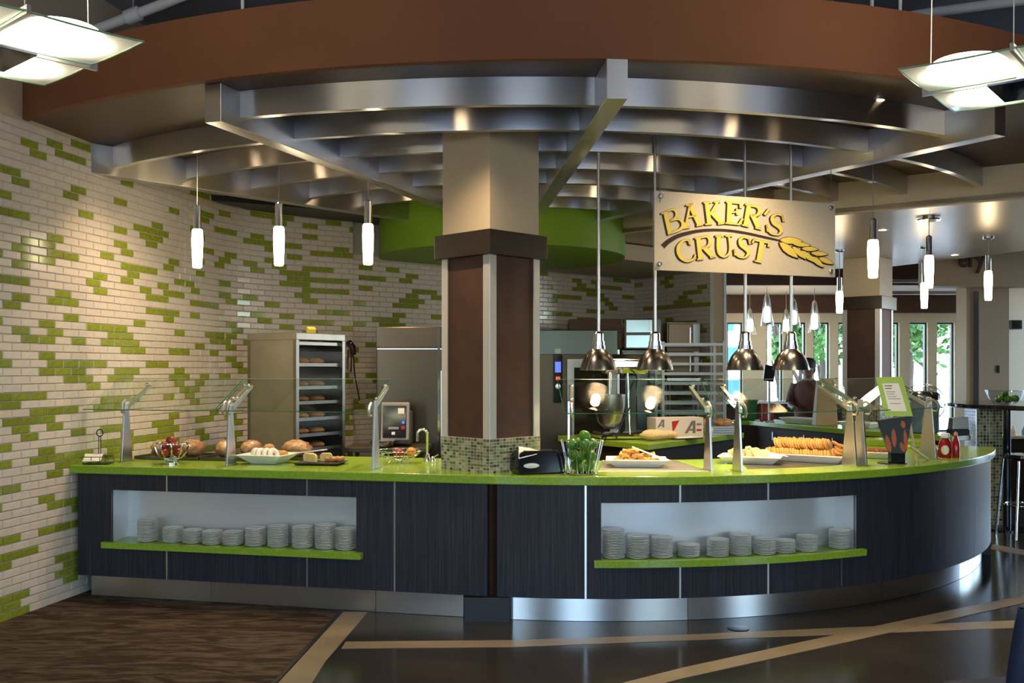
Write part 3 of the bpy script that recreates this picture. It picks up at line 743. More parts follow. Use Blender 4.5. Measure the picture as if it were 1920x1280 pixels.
MB().prism([(v.x, v.y) for v in q], ztop-SH, ztop).build('board', 'sign_board', sg, bevel=.001)
def ribbon(mb, pts, ws, off, th=.003, dx=0, dy=0, grow=0):
    pts = [Vector((p_[0]+dx, p_[1]+dy)) for p_ in pts]; k_ = len(pts)
    if not isinstance(ws, (list, tuple)): ws = [ws]*k_
    L = []; R = []
    for i, p_ in enumerate(pts):
        t_ = (pts[min(i+1, k_-1)]-pts[max(i-1, 0)]).normalized(); n_ = Vector((-t_.y, t_.x)); w_ = ws[i]/2+grow
        e_ = t_*grow*(-1 if i == 0 else (1 if i == k_-1 else 0))
        L.append(p_+n_*w_+e_); R.append(p_-n_*w_+e_)
    for i in range(k_-1):
        quad = [L[i], L[i+1], R[i+1], R[i]]
        mb.hexa([S(v.x, v.y, off-th) for v in quad], [S(v.x, v.y, off) for v in quad])
def spline(pts, n=5):
    o = []; P_ = [Vector(p_) for p_ in pts]
    for i in range(len(P_)-1):
        p0, p1, p2, p3 = P_[max(i-1, 0)], P_[i], P_[i+1], P_[min(i+2, len(P_)-1)]
        for j in range(n):
            t_ = j/n; o.append(.5*((2*p1)+(p2-p0)*t_+(2*p0-5*p1+4*p2-p3)*t_*t_+(3*p1-p0-3*p2+p3)*t_**3))
    o.append(P_[-1]); return o
def lerp_w(ws, n, cnt):
    o = []
    for i in range(len(ws)-1):
        for j in range(n): o.append(ws[i]+(ws[i+1]-ws[i])*j/n)
    o.append(ws[-1]); return o
def curve(pts, ws, n=5): return spline(pts, n), lerp_w(ws, n, 0)
st = lambda p0, p1, w_: ([p0, p1], w_)
T_, M_, N_ = 38, 20, 14
letters = [
 ('B', [st((226, 332), (266, 515), T_), st((190, 340), (250, 318), N_), curve([(232, 322), (290, 303), (325, 325), (318, 372), (270, 405)], [N_, N_, 26, 20, N_]), curve([(268, 405), (345, 390), (386, 432), (355, 482), (262, 518)], [N_, N_, 34, 22, N_]), st((248, 524), (290, 510), N_)]),
 ('A', [st((446, 258), (405, 465), 18), st((446, 256), (532, 442), T_), st((420, 372), (500, 356), N_), st((384, 470), (442, 462), N_), st((506, 448), (560, 436), N_), st((412, 265), (472, 254), N_)]),
 ('K', [st((597, 240), (620, 430), T_), st((568, 241), (632, 236), N_), st((584, 436), (644, 430), N_), st((695, 238), (628, 345), 18), st((640, 325), (732, 424), T_), st((664, 237), (716, 231), N_), st((700, 432), (754, 424), N_)]),
 ('E', [st((803, 240), (795, 430), T_), st((772, 234), (900, 246), N_), st((898, 242), (902, 290), 16), st((808, 330), (872, 322), N_), st((868, 292), (872, 350), N_), st((766, 424), (890, 436), N_), st((888, 436), (922, 382), 18)]),
 ('R', [st((977, 262), (946, 450), T_), st((944, 256), (1010, 266), N_), curve([(985, 266), (1050, 278), (1074, 315), (1050, 352), (990, 358)], [N_, 20, 34, 22, N_]), st((1010, 352), (1062, 466), T_), st((918, 440), (974, 454), N_), st((1036, 466), (1088, 478), N_)]),
 ('apostrophe', [st((1156, 300), (1118, 350), 20)]),
 ('S', [curve([(1288, 402), (1280, 362), (1228, 345), (1188, 372), (1200, 420), (1250, 458), (1268, 496), (1236, 528), (1170, 512), (1142, 450)], [N_, N_, N_, 26, 36, 36, 26, N_, N_, N_]), st((1276, 352), (1290, 410), N_), st((1140, 440), (1146, 500), N_)]),
 ('C', [curve([(444, 612), (428, 578), (385, 584), (345, 635), (345, 690), (372, 740), (425, 766), (480, 745), (496, 706)], [N_, N_, 18, 32, 36, 30, 18, N_, N_]), st((440, 574), (450, 620), N_)]),
 ('R', [st((520, 560), (541, 745), T_), st((490, 563), (555, 552), N_), curve([(530, 556), (600, 546), (628, 585), (606, 632), (545, 650)], [N_, 18, 32, 20, N_]), st((572, 642), (656, 728), T_), st((512, 750), (566, 744), N_), st((628, 732), (680, 722), N_)]),
 ('U', [curve([(706, 540), (704, 640), (716, 700), (755, 726), (795, 700), (806, 640), (796, 540)], [T_, T_, 30, 16, 16, 16, 16]), st((674, 542), (740, 538), N_), st((768, 540), (826, 538), N_)]),
 ('S', [curve([(984, 604), (974, 566), (928, 552), (896, 578), (908, 622), (955, 660), (972, 694), (940, 732), (878, 722), (850, 668)], [N_, N_, N_, 24, 34, 34, 26, N_, N_, N_]), st((972, 556), (988, 612), N_), st((848, 660), (852, 715), N_)]),
 ('T', [st((1096, 590), (1064, 766), T_), st((1022, 574), (1160, 602), N_+3), st((1028, 566), (1008, 604), N_), st((1162, 594), (1152, 638), N_), st((1028, 762), (1088, 776), N_)])]
for nm, strokes in letters:
    mb = MB()
    for pts_, ws_ in strokes: ribbon(mb, pts_, ws_, .006, .004)
    lt = mb.build('letter', 'sign_yellow', sg)
    mb = MB()
    for pts_, ws_ in strokes:
        ribbon(mb, pts_, ws_, .0025, .0025, 0, 0, 3); ribbon(mb, pts_, ws_, .0022, .0022, -13, 5, 1.5)
    mb.build('letter_shadow', 'sign_brown', lt)
mb = MB(); pts_, ws_ = curve([(205, 632), (260, 583), (350, 535), (500, 497), (650, 484), (800, 490), (950, 512), (1100, 545), (1245, 577)], [46, 40, 34, 26, 22, 21, 20, 19, 14], 6)
ribbon(mb, pts_, ws_, .003, .003); mb.build('wheat_stalk', 'sign_brown', sg)
ribs = [((1255, 575), (1460, 587), 66), ((1370, 607), (1532, 625), 46), ((1452, 652), (1604, 660), 46), ((1535, 692), (1688, 705), 46), ((1605, 735), (1738, 792), 50), ((1252, 598), (1418, 738), 74), ((1368, 635), (1488, 748), 52), ((1448, 672), (1572, 778), 52), ((1540, 725), (1648, 822), 52)]
def leaf(mb, a, b_, w_, off, th, grow=0):
    a, b_ = Vector(a), Vector(b_); d_ = b_-a; n_ = Vector((-d_.y, d_.x)).normalized(); t_ = d_.normalized(); poly = []
    prof = [(0, .0), (.12, .55), (.35, 1), (.6, .92), (.82, .5), (1, 0)]
    for s_, h in prof: poly.append(a+d_*s_+n_*(h*w_/2+grow)+t_*(grow*(2*s_-1)))
    for s_, h in reversed(prof): poly.append(a+d_*s_-n_*(h*w_/2+grow)+t_*(grow*(2*s_-1)))
    k_ = len(poly); mb.add([S(v.x, v.y, off-th) for v in poly]+[S(v.x, v.y, off) for v in poly], [tuple(range(k_)), tuple(range(k_, 2*k_))]+[(i, (i+1) % k_, k_+(i+1) % k_, k_+i) for i in range(k_)])
for i, (a, b_, w_) in enumerate(ribs):
    mb = MB(); leaf(mb, a, b_, w_-6, .006+.0003*i, .004); kn = mb.build('wheat_kernel', 'sign_yellow', sg)
    mb = MB(); leaf(mb, a, b_, w_-6, .0025+.0001*i, .0025, 5); leaf(mb, (a[0]-6, a[1]+6), (b_[0]-6, b_[1]+6), w_-6, .0022, .0022, 4); mb.build('kernel_outline', 'sign_brown', kn)
for (x, y) in ((183, 180), (1716, 287), (172, 790), (1714, 858)):
    c = S(x, y); M = Matrix.Translation(c) @ sn.to_track_quat('Z', 'Y').to_matrix().to_4x4()
    MB().lathe([(.016, 0), (.016, .012), (.012, .016), (0, .017)], n=14, M=M).build('bolt', 'satin_metal', sg, 40)
for x in (181, 1716):
    c = S(x, 240, .004); MB().tube([c, (c.x, c.y, 2.96)], .0022, 5).build('cable', 'satin_metal', sg)
# dark lettering on the far bulkhead, mostly hidden behind the silver soffit
cu = bpy.data.curves.new('lettering', 'FONT'); cu.body = 'ery'; cu.size = .42; cu.extrude = .012; cu.offset = .008
to = bpy.data.objects.new('tmp', cu); C.objects.link(to); bpy.context.view_layer.update()
me = bpy.data.meshes.new_from_object(to.evaluated_get(bpy.context.evaluated_depsgraph_get())); bpy.data.objects.remove(to)
me.materials.clear(); me.materials.append(MATS['sign_brown'])
lo = bpy.data.objects.new('wall_lettering', me); C.objects.link(lo); v = P(1800, 497, 12.58)
lo.location = (v.x-.02, 12.585, v.z-.02); lo.rotation_euler = (pi/2, 0, 0); lo.scale = (.62, .8, 1)
tag(lo, 'dark brown lettering on the beige bulkhead, mostly hidden by the silver soffit', 'lettering')

# ================================================================== FOOD AND SERVING WARE ON THE COUNTER
mat('cookie', (.62, .33, .10), .75, noise=((90, 90, 90), (.45, .20, .05), .4, .65), bump=((160, 160, 160), .5), var=.12)
mat('cookie_red', (.40, .12, .045), .7, noise=((90, 90, 90), (.28, .08, .03), .4, .65), bump=((160, 160, 160), .5), var=.15)
mat('bread_wrapped', (.30, .15, .065), .14, noise=((18, 18, 18), (.48, .30, .15), .4, .62), bump=((26, 26, 26), .8), coat=.7)
mat('bread_crust', (.48, .25, .09), .65, noise=((30, 30, 30), (.36, .16, .05), .4, .65), bump=((70, 70, 70), .3), var=.15)
mat('bread_slice', (.72, .56, .30), .8, noise=((80, 80, 80), (.60, .42, .2), .4, .65), bump=((120, 120, 120), .3))
mat('sugar_donut', (.78, .72, .66), .85, bump=((160, 160, 160), .3))
mat('cake', (.70, .52, .22), .8, noise=((70, 70, 70), (.60, .42, .16), .4, .65))
mat('apple_red', (.20, .018, .014), .2, noise=((14, 14, 14), (.30, .07, .03), .45, .7), var=.2)
mat('orange_fruit', (.60, .22, .03), .4, bump=((200, 200, 200), .2)); mat('lime_fruit', (.045, .16, .012), .25, noise=((12, 12, 12), (.09, .24, .02), .4, .7), bump=((220, 220, 220), .15), var=.12)
mat('ketchup_red', (.30, .010, .008), .15); mat('pale_wood', (.68, .48, .26), .6); mat('label_cream', (.75, .66, .48), .6); mat('mustard', (.55, .25, .16), .2)
mat('paper', (.78, .75, .70), .8); mat('card_lime', (.33, .48, .06), .5); mat('sleeve_dark', (.02, .028, .030), .35); mat('petal_orange', (.36, .09, .04), .5)
mat('slate', (.05, .042, .036), .3); mat('ink_grey', (.18, .17, .17), .7); mat('dark_tray', (.10, .085, .06), .35, .6)
on = lambda px, py: G(px, py, TOP)
Z0 = TOP+.0015

def dish(name, c, L, W, h, rz, label, cat, m='white_ceramic', wall=.008, flare=.055, group=None):
    """flared rectangular dish: solid foot, sloped walls, open top"""
    t = thing(name, (c[0], c[1], Z0), label, cat, group, rz)
    def ring(l_, w_, z): return [(-l_/2, -w_/2, z), (l_/2, -w_/2, z), (l_/2, w_/2, z), (-l_/2, w_/2, z)]
    rs = [ring(L-2*flare, W-2*flare, 0), ring(L, W, h), ring(L-2*wall, W-2*wall, h), ring(L-2*flare-wall, W-2*flare-wall, .008)]
    vs = sum(rs, []); fs = [(3, 2, 1, 0), (12, 13, 14, 15)]
    for k_ in range(3):
        for i in range(4): fs.append((k_*4+i, k_*4+(i+1) % 4, k_*4+4+(i+1) % 4, k_*4+4+i))
    MB().add(vs, fs).build('body', m, t, world=False, bevel=.002)
    lip = MB()
    for a, b_ in ((0, 1), (1, 2), (2, 3), (3, 0)):
        p, q = rs[1][a], rs[1][b_]; lip.tube([p, q], .005, 6)
    lip.build('rim', m, t, world=False, smooth=60)
    return t
def solo(name, mesh, loc, rot, label, cat, group, scale=None):
    o = bpy.data.objects.new(name, mesh); C.objects.link(o); o.location = loc; o.rotation_euler = rot
    if scale: o.scale = scale
    return tag(o, label, cat, group)
def loc2(c, rz, x, y): return (c[0]+x*math.cos(rz)-y*math.sin(rz), c[1]+x*math.sin(rz)+y*math.cos(rz))
R = random.Random(21)

# card caddy with ring handle beside the tile wall
c = Vector((-2.865, 6.835, Z0)); t = thing('card_caddy', c, 'small black wire card caddy with a ring handle beside the tile wall', 'card caddy')
mb = MB()
for z in (.004, .05):
    mb.tube([(c.x-.085, c.y-.05, Z0+z), (c.x+.085, c.y-.05, Z0+z), (c.x+.085, c.y+.05, Z0+z), (c.x-.085, c.y+.05, Z0+z)], .003, 6, closed=True)
for x in (-.085, -.03, .03, .085):
    for y in (-.05, .05): mb.tube([(c.x+x, c.y+y, Z0+.004), (c.x+x, c.y+y, Z0+.05)], .0025, 5)
mb.box((c.x, c.y, Z0+.003), (.17, .10, .004)); mb.build('wire_frame', 'black_plastic', t, 50)
mb = MB(); mb.tube([(c.x-.006, c.y+.02, Z0+.005), (c.x-.006, c.y+.02, Z0+.19)], .003, 6); mb.tube([(c.x+.008, c.y+.02, Z0+.005), (c.x+.008, c.y+.02, Z0+.19)], .003, 6)
mb.tube([(c.x+.001+.022*math.cos(a*pi/8), c.y+.02, Z0+.212+.024*math.sin(a*pi/8)) for a in range(16)], .004, 6, closed=True); mb.build('ring_handle', 'black_plastic', t, 50)
MB().box((c.x-.03, c.y-.02, Z0+.045), (.12, .003, .085), .15, math.radians(-58)).build('card', 'paper', t)

# sheet trays of plastic-wrapped loaves at the back of the straight counter
def wrapped_tray(c, L, W, rz, n, label, who):
    t = thing('sheet_tray', (c[0], c[1], Z0), label, 'tray', 'trays of wrapped loaves', rz)
    mb = MB().box((0, 0, .004), (L, W, .006))
    for s in (-1, 1): mb.box((s*L/2, 0, .012), (.006, W, .022)); mb.box((0, s*W/2, .012), (L, .006, .022))
    mb.build('pan', 'dark_tray', t, world=False, bevel=.002)
    for i in range(n):
        x, y = loc2(c, rz, (i-(n-1)/2)*L/(n+.25), R.uniform(-.03, .03)); mb = MB(); mb.ball((0, 0, .062), .1, 22, 14, .62, .80*L/n/.2*.82, 1.12, .10)
        o = mb.build('wrapped_loaf', 'bread_wrapped', None, 60); o.location = (x, y, Z0+.0105); o.rotation_euler = (0, 0, rz+R.uniform(-.3, .3))
        tag(o, 'brown loaf in clear plastic wrap on '+who, 'bread', 'wrapped loaves')
wrapped_tray((-2.47, 7.30), .50, .34, -.2, 2, 'dark sheet tray of wrapped loaves behind the caddy by the tile wall', 'the tray behind the chrome apple bowl')
wrapped_tray((-2.00, 7.22), .42, .36, -.2, 2, 'dark sheet tray of wrapped loaves behind the middle guard post', 'the tray beside the middle guard post')
wrapped_tray((-1.58, 7.24), .32, .30, -.2, 1, 'dark sheet tray holding one wrapped loaf behind the pastry dish', 'the tray behind the pastry dish')

# chrome bowl of apples
c = on(322, 869); t = thing('fruit_bowl', (c.x, c.y, Z0), 'chrome footed bowl with curved ribs holding apples', 'bowl')
MB().lathe([(.058, 0), (.058, .008), (.04, .022), (.03, .03)], (c.x, c.y, Z0), 28).build('foot', 'chrome', t, 50)
mb = MB()
for i in range(10):
    a = 2*pi*i/10; pr = [(.03, .030), (.068, .042), (.100, .080), (.116, .125), (.110, .142)]
    mb.tube([(c.x+r*math.cos(a), c.y+r*math.sin(a), Z0+z) for r, z in pr], .006, 6)
mb.tube([(c.x+.112*math.cos(a*pi/12), c.y+.112*math.sin(a*pi/12), Z0+.140) for a in range(24)], .005, 6, closed=True)
mb.build('ribs', 'chrome', t, 60)
MB().lathe([(0, .031), (.03, .031), (.062, .044), (.064, .047), (.03, .035), (0, .035)], (c.x, c.y, Z0), 24).build('dish', 'chrome', t, 50)
ap = MB().lathe([(0, .006), (.012, .001), (.028, .008), (.037, .03), (.034, .052), (.018, .063), (.006, .058), (0, .056)], n=16).mesh('apple', 'apple_red', 60)
for i, (x, y, z) in enumerate([(.045, 0, .060), (-.028, .040, .060), (-.030, -.040, .060), (.018, .045, .105), (-.048, 0, .108), (.025, -.040, .108), (-.008, .004, .142)]):
    solo('apple', ap, (c.x+x*1.02, c.y+y*1.02, Z0+z-.012), (R.uniform(-.5, .5), R.uniform(-.5, .5), 0), 'red apple in the chrome footed bowl', 'apple', 'apples in the chrome bowl', (.93, .93, .93))

# square white dish of pastries
c = on(503, 868); rz = -.25
dish('pastry_dish', (c.x, c.y), .33, .30, .062, rz, 'square flared white dish holding donuts and buns', 'dish', flare=.075)
don = MB().lathe([(.016, .012), (.02, .004), (.033, 0), (.046, .005), (.05, .016), (.045, .028), (.033, .033), (.021, .028), (.016, .018), (.016, .012)], n=18).mesh('donut', 'sugar_donut', 60)
for i, (x, y) in enumerate([(-.07, -.055), (-.028, -.060), (.014, -.055), (.055, -.050)]):
    p = loc2(c, rz, x, y); solo('donut', don, (p[0], p[1], Z0+.058), (1.25, 0, rz+1.3), 'white powdered donut in the square white dish', 'donut', 'donuts in the square dish')
for i, (x, y, z) in enumerate([(-.09, .03, .055), (-.03, .045, .055), (.04, .05, .055), (.095, .03, .055), (-.01, .03, .098)]):
    p = loc2(c, rz, x, y); o = MB().ball((0, 0, 0), .042, 14, 9, .8, 1, 1, .03).build('bun', 'bread_crust', None, 60); o.location = (p[0], p[1], Z0+z)
    tag(o, 'round golden brown bun in the square white dish', 'bun', 'buns in the square dish')
# dark slab with cake slices and donut holes
c = on(602, 870); rz = -.15; t = thing('serving_slab', (c.x, c.y, Z0), 'thin dark rectangular serving slab with cake slices', 'serving slab', rz=rz)
mb = MB(); w_, d_ = .165, .12
mb.hexa([(-w_+.03, -d_+.02, 0), (w_-.03, -d_+.02, 0), (w_-.03, d_-.02, 0), (-w_+.03, d_-.02, 0)], [(-w_, -d_, .016), (w_, -d_, .016), (w_, d_, .016), (-w_, d_, .016)]); mb.build('slab', 'slate', t, world=False, bevel=.002)
for x, y, a in ((-.085, .0, .2), (-.045, -.06, -.5), (.03, .02, .1)):
    p = loc2(c, rz, x, y); mb = MB(); pr = [(-.04, 0), (.04, 0), (.042, .04), (.03, .058), (-.03, .058), (-.042, .04)]
    mb.plate(pr, Matrix.Translation((0, .013, 0)) @ Matrix.Rotation(pi/2, 4, 'X'), .026); o = mb.build('cake_slice', 'cake', None, bevel=.004)
    o.location = (p[0], p[1], Z0+.0175); o.rotation_euler = (0, 0, a); tag(o, 'yellow loaf cake slice on the dark serving slab', 'cake slice', 'cake slices on the slab')
for i in range(9):
    x = .055+.038*(i % 3)+R.uniform(-.004, .004); y = .07-.042*(i//3)+R.uniform(-.004, .004); p = loc2(c, rz, x, y)
    o = MB().ball((0, 0, 0), .019, 12, 8, .9, 1, 1, .03).build('donut_hole', 'bread_crust', None, 60); o.location = (p[0], p[1], Z0+.034)
    tag(o, 'small brown donut hole on the dark serving slab', 'donut hole', 'donut holes on the slab')
def tongs(c, z, rz, tilt, label, L=.24, m='white_ceramic'):
    t = thing('tongs', (c[0], c[1], z), label, 'tongs', 'white serving tongs', rz); t.rotation_euler = (0, tilt, rz)
    for s in (-1, 1):
        vs = []; mb = MB()
        mb.hexa([(-L/2, s*.004-.006, -.002), (L*.30, s*.016-.007, -.002), (L*.30, s*.016+.007, -.002), (-L/2, s*.004+.006, -.002)], [(-L/2, s*.004-.006, .003), (L*.30, s*.016-.007, .003), (L*.30, s*.016+.007, .003), (-L/2, s*.004+.006, .003)])
        mb.build('arm', m, t, world=False, bevel=.001)
        MB().lathe([(0, -.004), (.016, -.002), (.018, .002), (.0, .004)], (L*.36, s*.02, .001), 12, sx=1.9).build('scoop', m, t, 50, world=False)
    MB().lathe([(.009, -.003), (.009, .005)], (-L/2, 0, 0), 10).build('hinge', m, t, world=False)
tongs((c.x-.10, c.y+.13), Z0+.075, .1, -.1, 'white tongs lying between the pastry dish and the serving slab')

# wire fruit basket beside the tap
c = on(748, 868); t = thing('wire_fruit_bowl', (c.x, c.y, Z0), 'shallow chrome wire bowl with two fruits beside the tap', 'bowl'); mb = MB()
for r, z in ((.05, .022), (.10, .034), (.135, .058), (.158, .088)):
    mb.tube([(c.x+r*math.cos(a*pi/16), c.y+r*math.sin(a*pi/16), Z0+z) for a in range(32)], .0035 if r < .15 else .005, 6, closed=True)
for i in range(16):
    a = pi*i/8; mb.tube([(c.x+r*math.cos(a), c.y+r*math.sin(a), Z0+z) for r, z in ((.05, .022), (.10, .034), (.135, .058), (.158, .088))], .0022, 5)
for i in range(4):
    a = pi*i/2+.4; mb.tube([(c.x+.06*math.cos(a), c.y+.06*math.sin(a), Z0+.024), (c.x+.075*math.cos(a), c.y+.075*math.sin(a), Z0+.004)], .004, 6)
mb.build('wires', 'chrome', t, 60)
solo('apple', ap, (c.x-.005, c.y, Z0+.034), (.2, .1, 0), 'dark red apple alone in the shallow wire bowl', 'apple', None, (1.05, 1.05, 1.05))
o = MB().ball((0, 0, 0), .037, 16, 10).build('orange', 'orange_fruit', None, 60); o.location = (c.x+.085, c.y+.01, Z0+.072); tag(o, 'orange in the shallow wire bowl beside the apple', 'orange')

# tap by the column
c = Vector((-.605, 7.05, Z0)); t = thing('sink_tap', c, 'chrome gooseneck tap with lever handle beside the column', 'tap')
MB().lathe([(.028, 0), (.028, .012), (.016, .03), (.014, .05)], c, 18).build('base', 'chrome', t, 50)
MB().tube([(c.x, c.y, c.z+.03), (c.x, c.y, c.z+.19)]+[(c.x-.035+.035*math.cos(a), c.y-.01, c.z+.19+.035*math.sin(a)) for a in [i*pi/10 for i in range(1, 11)]]+[(c.x-.07, c.y-.01, c.z+.14)], .0095, 10).build('spout', 'chrome', t, 60)
mb = MB(); mb.lathe([(.018, 0), (.02, .02), (.012, .04), (0, .045)], (c.x+.05, c.y-.14, c.z), 14); mb.tube([(c.x+.05, c.y-.14, c.z+.035), (c.x+.09, c.y-.16, c.z+.06)], .005, 6); mb.build('lever', 'chrome', t, 60)

# napkin dispenser in front of the column
c = Vector((.165, 6.235, Z0)); t = thing('napkin_dispenser', c, 'black napkin dispenser with a white napkin pulled out, before the column', 'napkin dispenser', rz=math.radians(20))
mb = MB(); pr = [(-.155, 0), (.155, 0), (.155, .125), (.12, .142), (-.11, .148), (-.145, .135), (-.162, .10), (-.165, .03)]
mb.plate(pr, Matrix.Translation((0, .075, 0)) @ Matrix.Rotation(pi/2, 4, 'X'), .15); mb.build('case', 'black_gloss', t, world=False, bevel=.008)
MB().lathe([(.001, 0), (.052, .0), (.052, .004), (0, .006)], n=22, sx=1, sy=.30, M=Matrix.Translation((-.075, -.0755, .055)) @ Matrix.Rotation(pi/2, 4, 'X')).build('napkin_slot', 'paper', t, world=False)
MB().add([(-.15, -.05, .142), (-.02, -.06, .147), (-.05, .02, .158), (-.13, .0, .172), (-.160, -.079, .10), (-.10, -.0795, .112), (-.04, -.0792, .125)], [(0, 1, 2), (0, 2, 3), (4, 5, 0), (5, 1, 0), (5, 6, 1)]).build('napkin', 'paper', t, world=False)

# wire basket of limes
c = Vector((.440, 6.195, 0)); t = thing('wire_basket', (c.x, c.y, Z0), 'flared chrome wire basket full of limes at the counter edge', 'basket')
MB().lathe([(0, 0), (.098, 0), (.10, .004), (.098, .008), (0, .008)], (c.x, c.y, Z0), 32).build('base', 'chrome', t, 40)
for i in range(16):
    a = 2*pi*i/16; p0 = (c.x+.088*math.cos(a), c.y+.088*math.sin(a), Z0+.006); p1 = (c.x+.132*math.cos(a), c.y+.132*math.sin(a), Z0+.205)
    wr = MB().tube([p0, p1], .0035, 7).build('wire', 'chrome', t, 60); MB().ball(p1, .0065, 8, 6).build('tip', 'chrome', wr, 60)
lm = MB().lathe([(0, -.042), (.008, -.040), (.024, -.030), (.034, 0), (.024, .030), (.008, .040), (0, .042)], n=16).mesh('lime', 'lime_fruit', 60)
for i, (r, a, z) in enumerate([(.046, k_*2*pi/3+.3, .050) for k_ in range(3)]+[(.060, k_*2*pi/4+1.0, .115) for k_ in range(4)]+[(.066, k_*2*pi/4+.2, .185) for k_ in range(4)]+[(.02, .5, .235)]):
    solo('lime', lm, (c.x+r*math.cos(a), c.y+r*math.sin(a), Z0+z), (R.uniform(0, 3), R.uniform(0, 3), R.uniform(0, 3)), 'green lime in the flared wire basket', 'lime', 'limes in the wire basket', (1.08, 1.08, .95))

# steel warming plates let into the top
def warm_plate(pts, m, label):
    q = [on(*p_) for p_ in pts]; cx = sum(v.x for v in q)/4; cy = sum(v.y for v in q)/4; t = thing('warming_plate', (cx, cy, TOP), label, 'warming plate', 'plates let into the worktop')
    MB().prism([(v.x, v.y) for v in q], TOP+.0002, TOP+.0010).build('plate', m, t)
    mb = MB()
    for i in range(4): mb.tube([(q[i].x, q[i].y, TOP+.0004), (q[(i+1) % 4].x, q[(i+1) % 4].y, TOP+.0004)], .0022, 6)
    mb.build('edge', 'stainless', t)
warm_plate([(1122, 883.5), (1328, 883), (1262, 863), (1130, 863)], 'stainless_dull', 'steel warming plate let into the lime top under the small biscuits')
warm_plate([(1402, 880), (1590, 872), (1545, 858), (1385, 861)], 'dark_tray', 'dark warming plate let into the lime top under the cookie platters')

# platter of small biscuits
c = on(1193, 874); rz = -.10
dish('white_platter', (c.x, c.y), .40, .28, .05, rz, 'flared white platter piled with small broken biscuits beside the lime basket', 'platter', flare=.06, group='white platters of baked goods')
bis = MB().box((0, 0, 0), (.055, .03, .022)).mesh('biscuit', 'cookie')
for i in range(36):
    k_ = i//14; x = -.13+.020*(i % 14)+R.uniform(-.008, .008); y = R.uniform(-.07, .07)*(1-.4*k_); p = loc2(c, rz, x*(1-.25*k_), y)
    solo('biscuit', bis, (p[0], p[1], Z0+.042+.026*k_+R.uniform(0, .010)), (R.uniform(-.4, .4), R.uniform(-.3, .3), R.uniform(0, 3)), 'small golden biscuit in the pile on the platter beside the lime basket', 'biscuit', 'small biscuits on the platter')
p = loc2(c, rz, .10, -.02); tongs(p, Z0+.082, -.55, .30, 'white tongs resting on the platter of small biscuits', .28)
# platter of bread slices
c = on(1408, 868); rz = -.35
dish('white_platter', (c.x, c.y), .42, .26, .05, rz, 'flared white platter of bread slices behind the guard posts', 'platter', flare=.055, group='white platters of baked goods')
for i in range(11):
    x = -.12+.021*i+R.uniform(-.006, .006); y = R.uniform(-.045, .045); p = loc2(c, rz, x, y); mb = MB(); pr = [(-.04, 0), (.04, 0), (.044, .035), (.03, .052), (-.03, .052), (-.044, .035)]
    o = MB().plate(pr, Matrix.Translation((0, .008, 0)) @ Matrix.Rotation(pi/2, 4, 'X'), .016).build('bread_slice', 'bread_slice', None, bevel=.003)
    o.location = (p[0], p[1], Z0+.042+.010*(i % 3)); o.rotation_euler = (R.uniform(-.9, .2), 0, rz+R.uniform(.3, 1.6)); tag(o, 'pale bread slice on the platter behind the guard posts', 'bread slice', 'bread slices on the platter')
p = loc2(c, rz, .12, .03); tongs(p, Z0+.075, -.3, .22, 'white tongs resting on the platter of bread slices', .28)
# long platter with rows of standing cookies
c = on(1510, 863.5); rz = -.62
dish('white_platter', (c.x, c.y), .64, .34, .05, rz, 'long white platter stacked with rows of round golden cookies', 'platter', flare=.05, group='white platters of baked goods')
ck = MB().lathe([(0, -.007), (.034, -.007), (.041, -.003), (.041, .002), (.034, .007), (0, .0085)], n=16).mesh('cookie', 'cookie', 60)
for row, (y, z, n_, off) in enumerate([(-.09, .05, 24, 0), (-.005, .052, 24, .004), (.08, .05, 24, 0), (-.048, .118, 20, .01), (.038, .120, 20, .006)]):
    for i in range(n_):
        x = -.235+off+.0190*i+(.03 if row > 2 else 0); p = loc2(c, rz, x, y+R.uniform(-.008, .008))
        solo('cookie', ck, (p[0], p[1], Z0+z+R.uniform(-.005, .007)), (R.uniform(-.05, .05), pi/2-.35+R.uniform(-.04, .04), rz+R.uniform(-.04, .04)), 'golden cookie standing in the %s row on the long white platter' % ['front lower', 'middle lower', 'back lower', 'front upper', 'back upper'][row], 'cookie', 'golden cookies on the long platter')
for i in range(7):
    x = .225+R.uniform(-.03, .03); y = R.uniform(-.07, .07); p = loc2(c, rz, x, y); solo('cookie', ck, (p[0], p[1], Z0+.05+.012*i), (R.uniform(-.6, .6), R.uniform(.2, .8), rz), 'round golden cookie fallen over at the end of the long white platter', 'cookie', 'fallen cookies on the long platter')
# platter of reddish cookies
c = on(1628, 857); rz = -.5
dish('white_platter', (c.x, c.y), .50, .27, .045, rz, 'long white platter of reddish brown cookies beside the menu card', 'platter', flare=.045, group='white platters of baked goods')
ckr = MB().lathe([(0, -.006), (.034, -.006), (.042, -.003), (.042, .002), (.034, .006), (0, .0075)], n=16).mesh('cookie', 'cookie_red', 60)
for row, y in enumerate((-.05, .04)):
    for i in range(13):
        p = loc2(c, rz, -.19+.030*i, y+R.uniform(-.01, .01)); solo('cookie', ckr, (p[0], p[1], Z0+.04), (0, .75+R.uniform(-.15, .15), rz+R.uniform(-.15, .15)), 'reddish brown cookie leaning in the %s row on the platter by the menu card' % ['front', 'back'][row], 'cookie', 'reddish cookies on the platter')

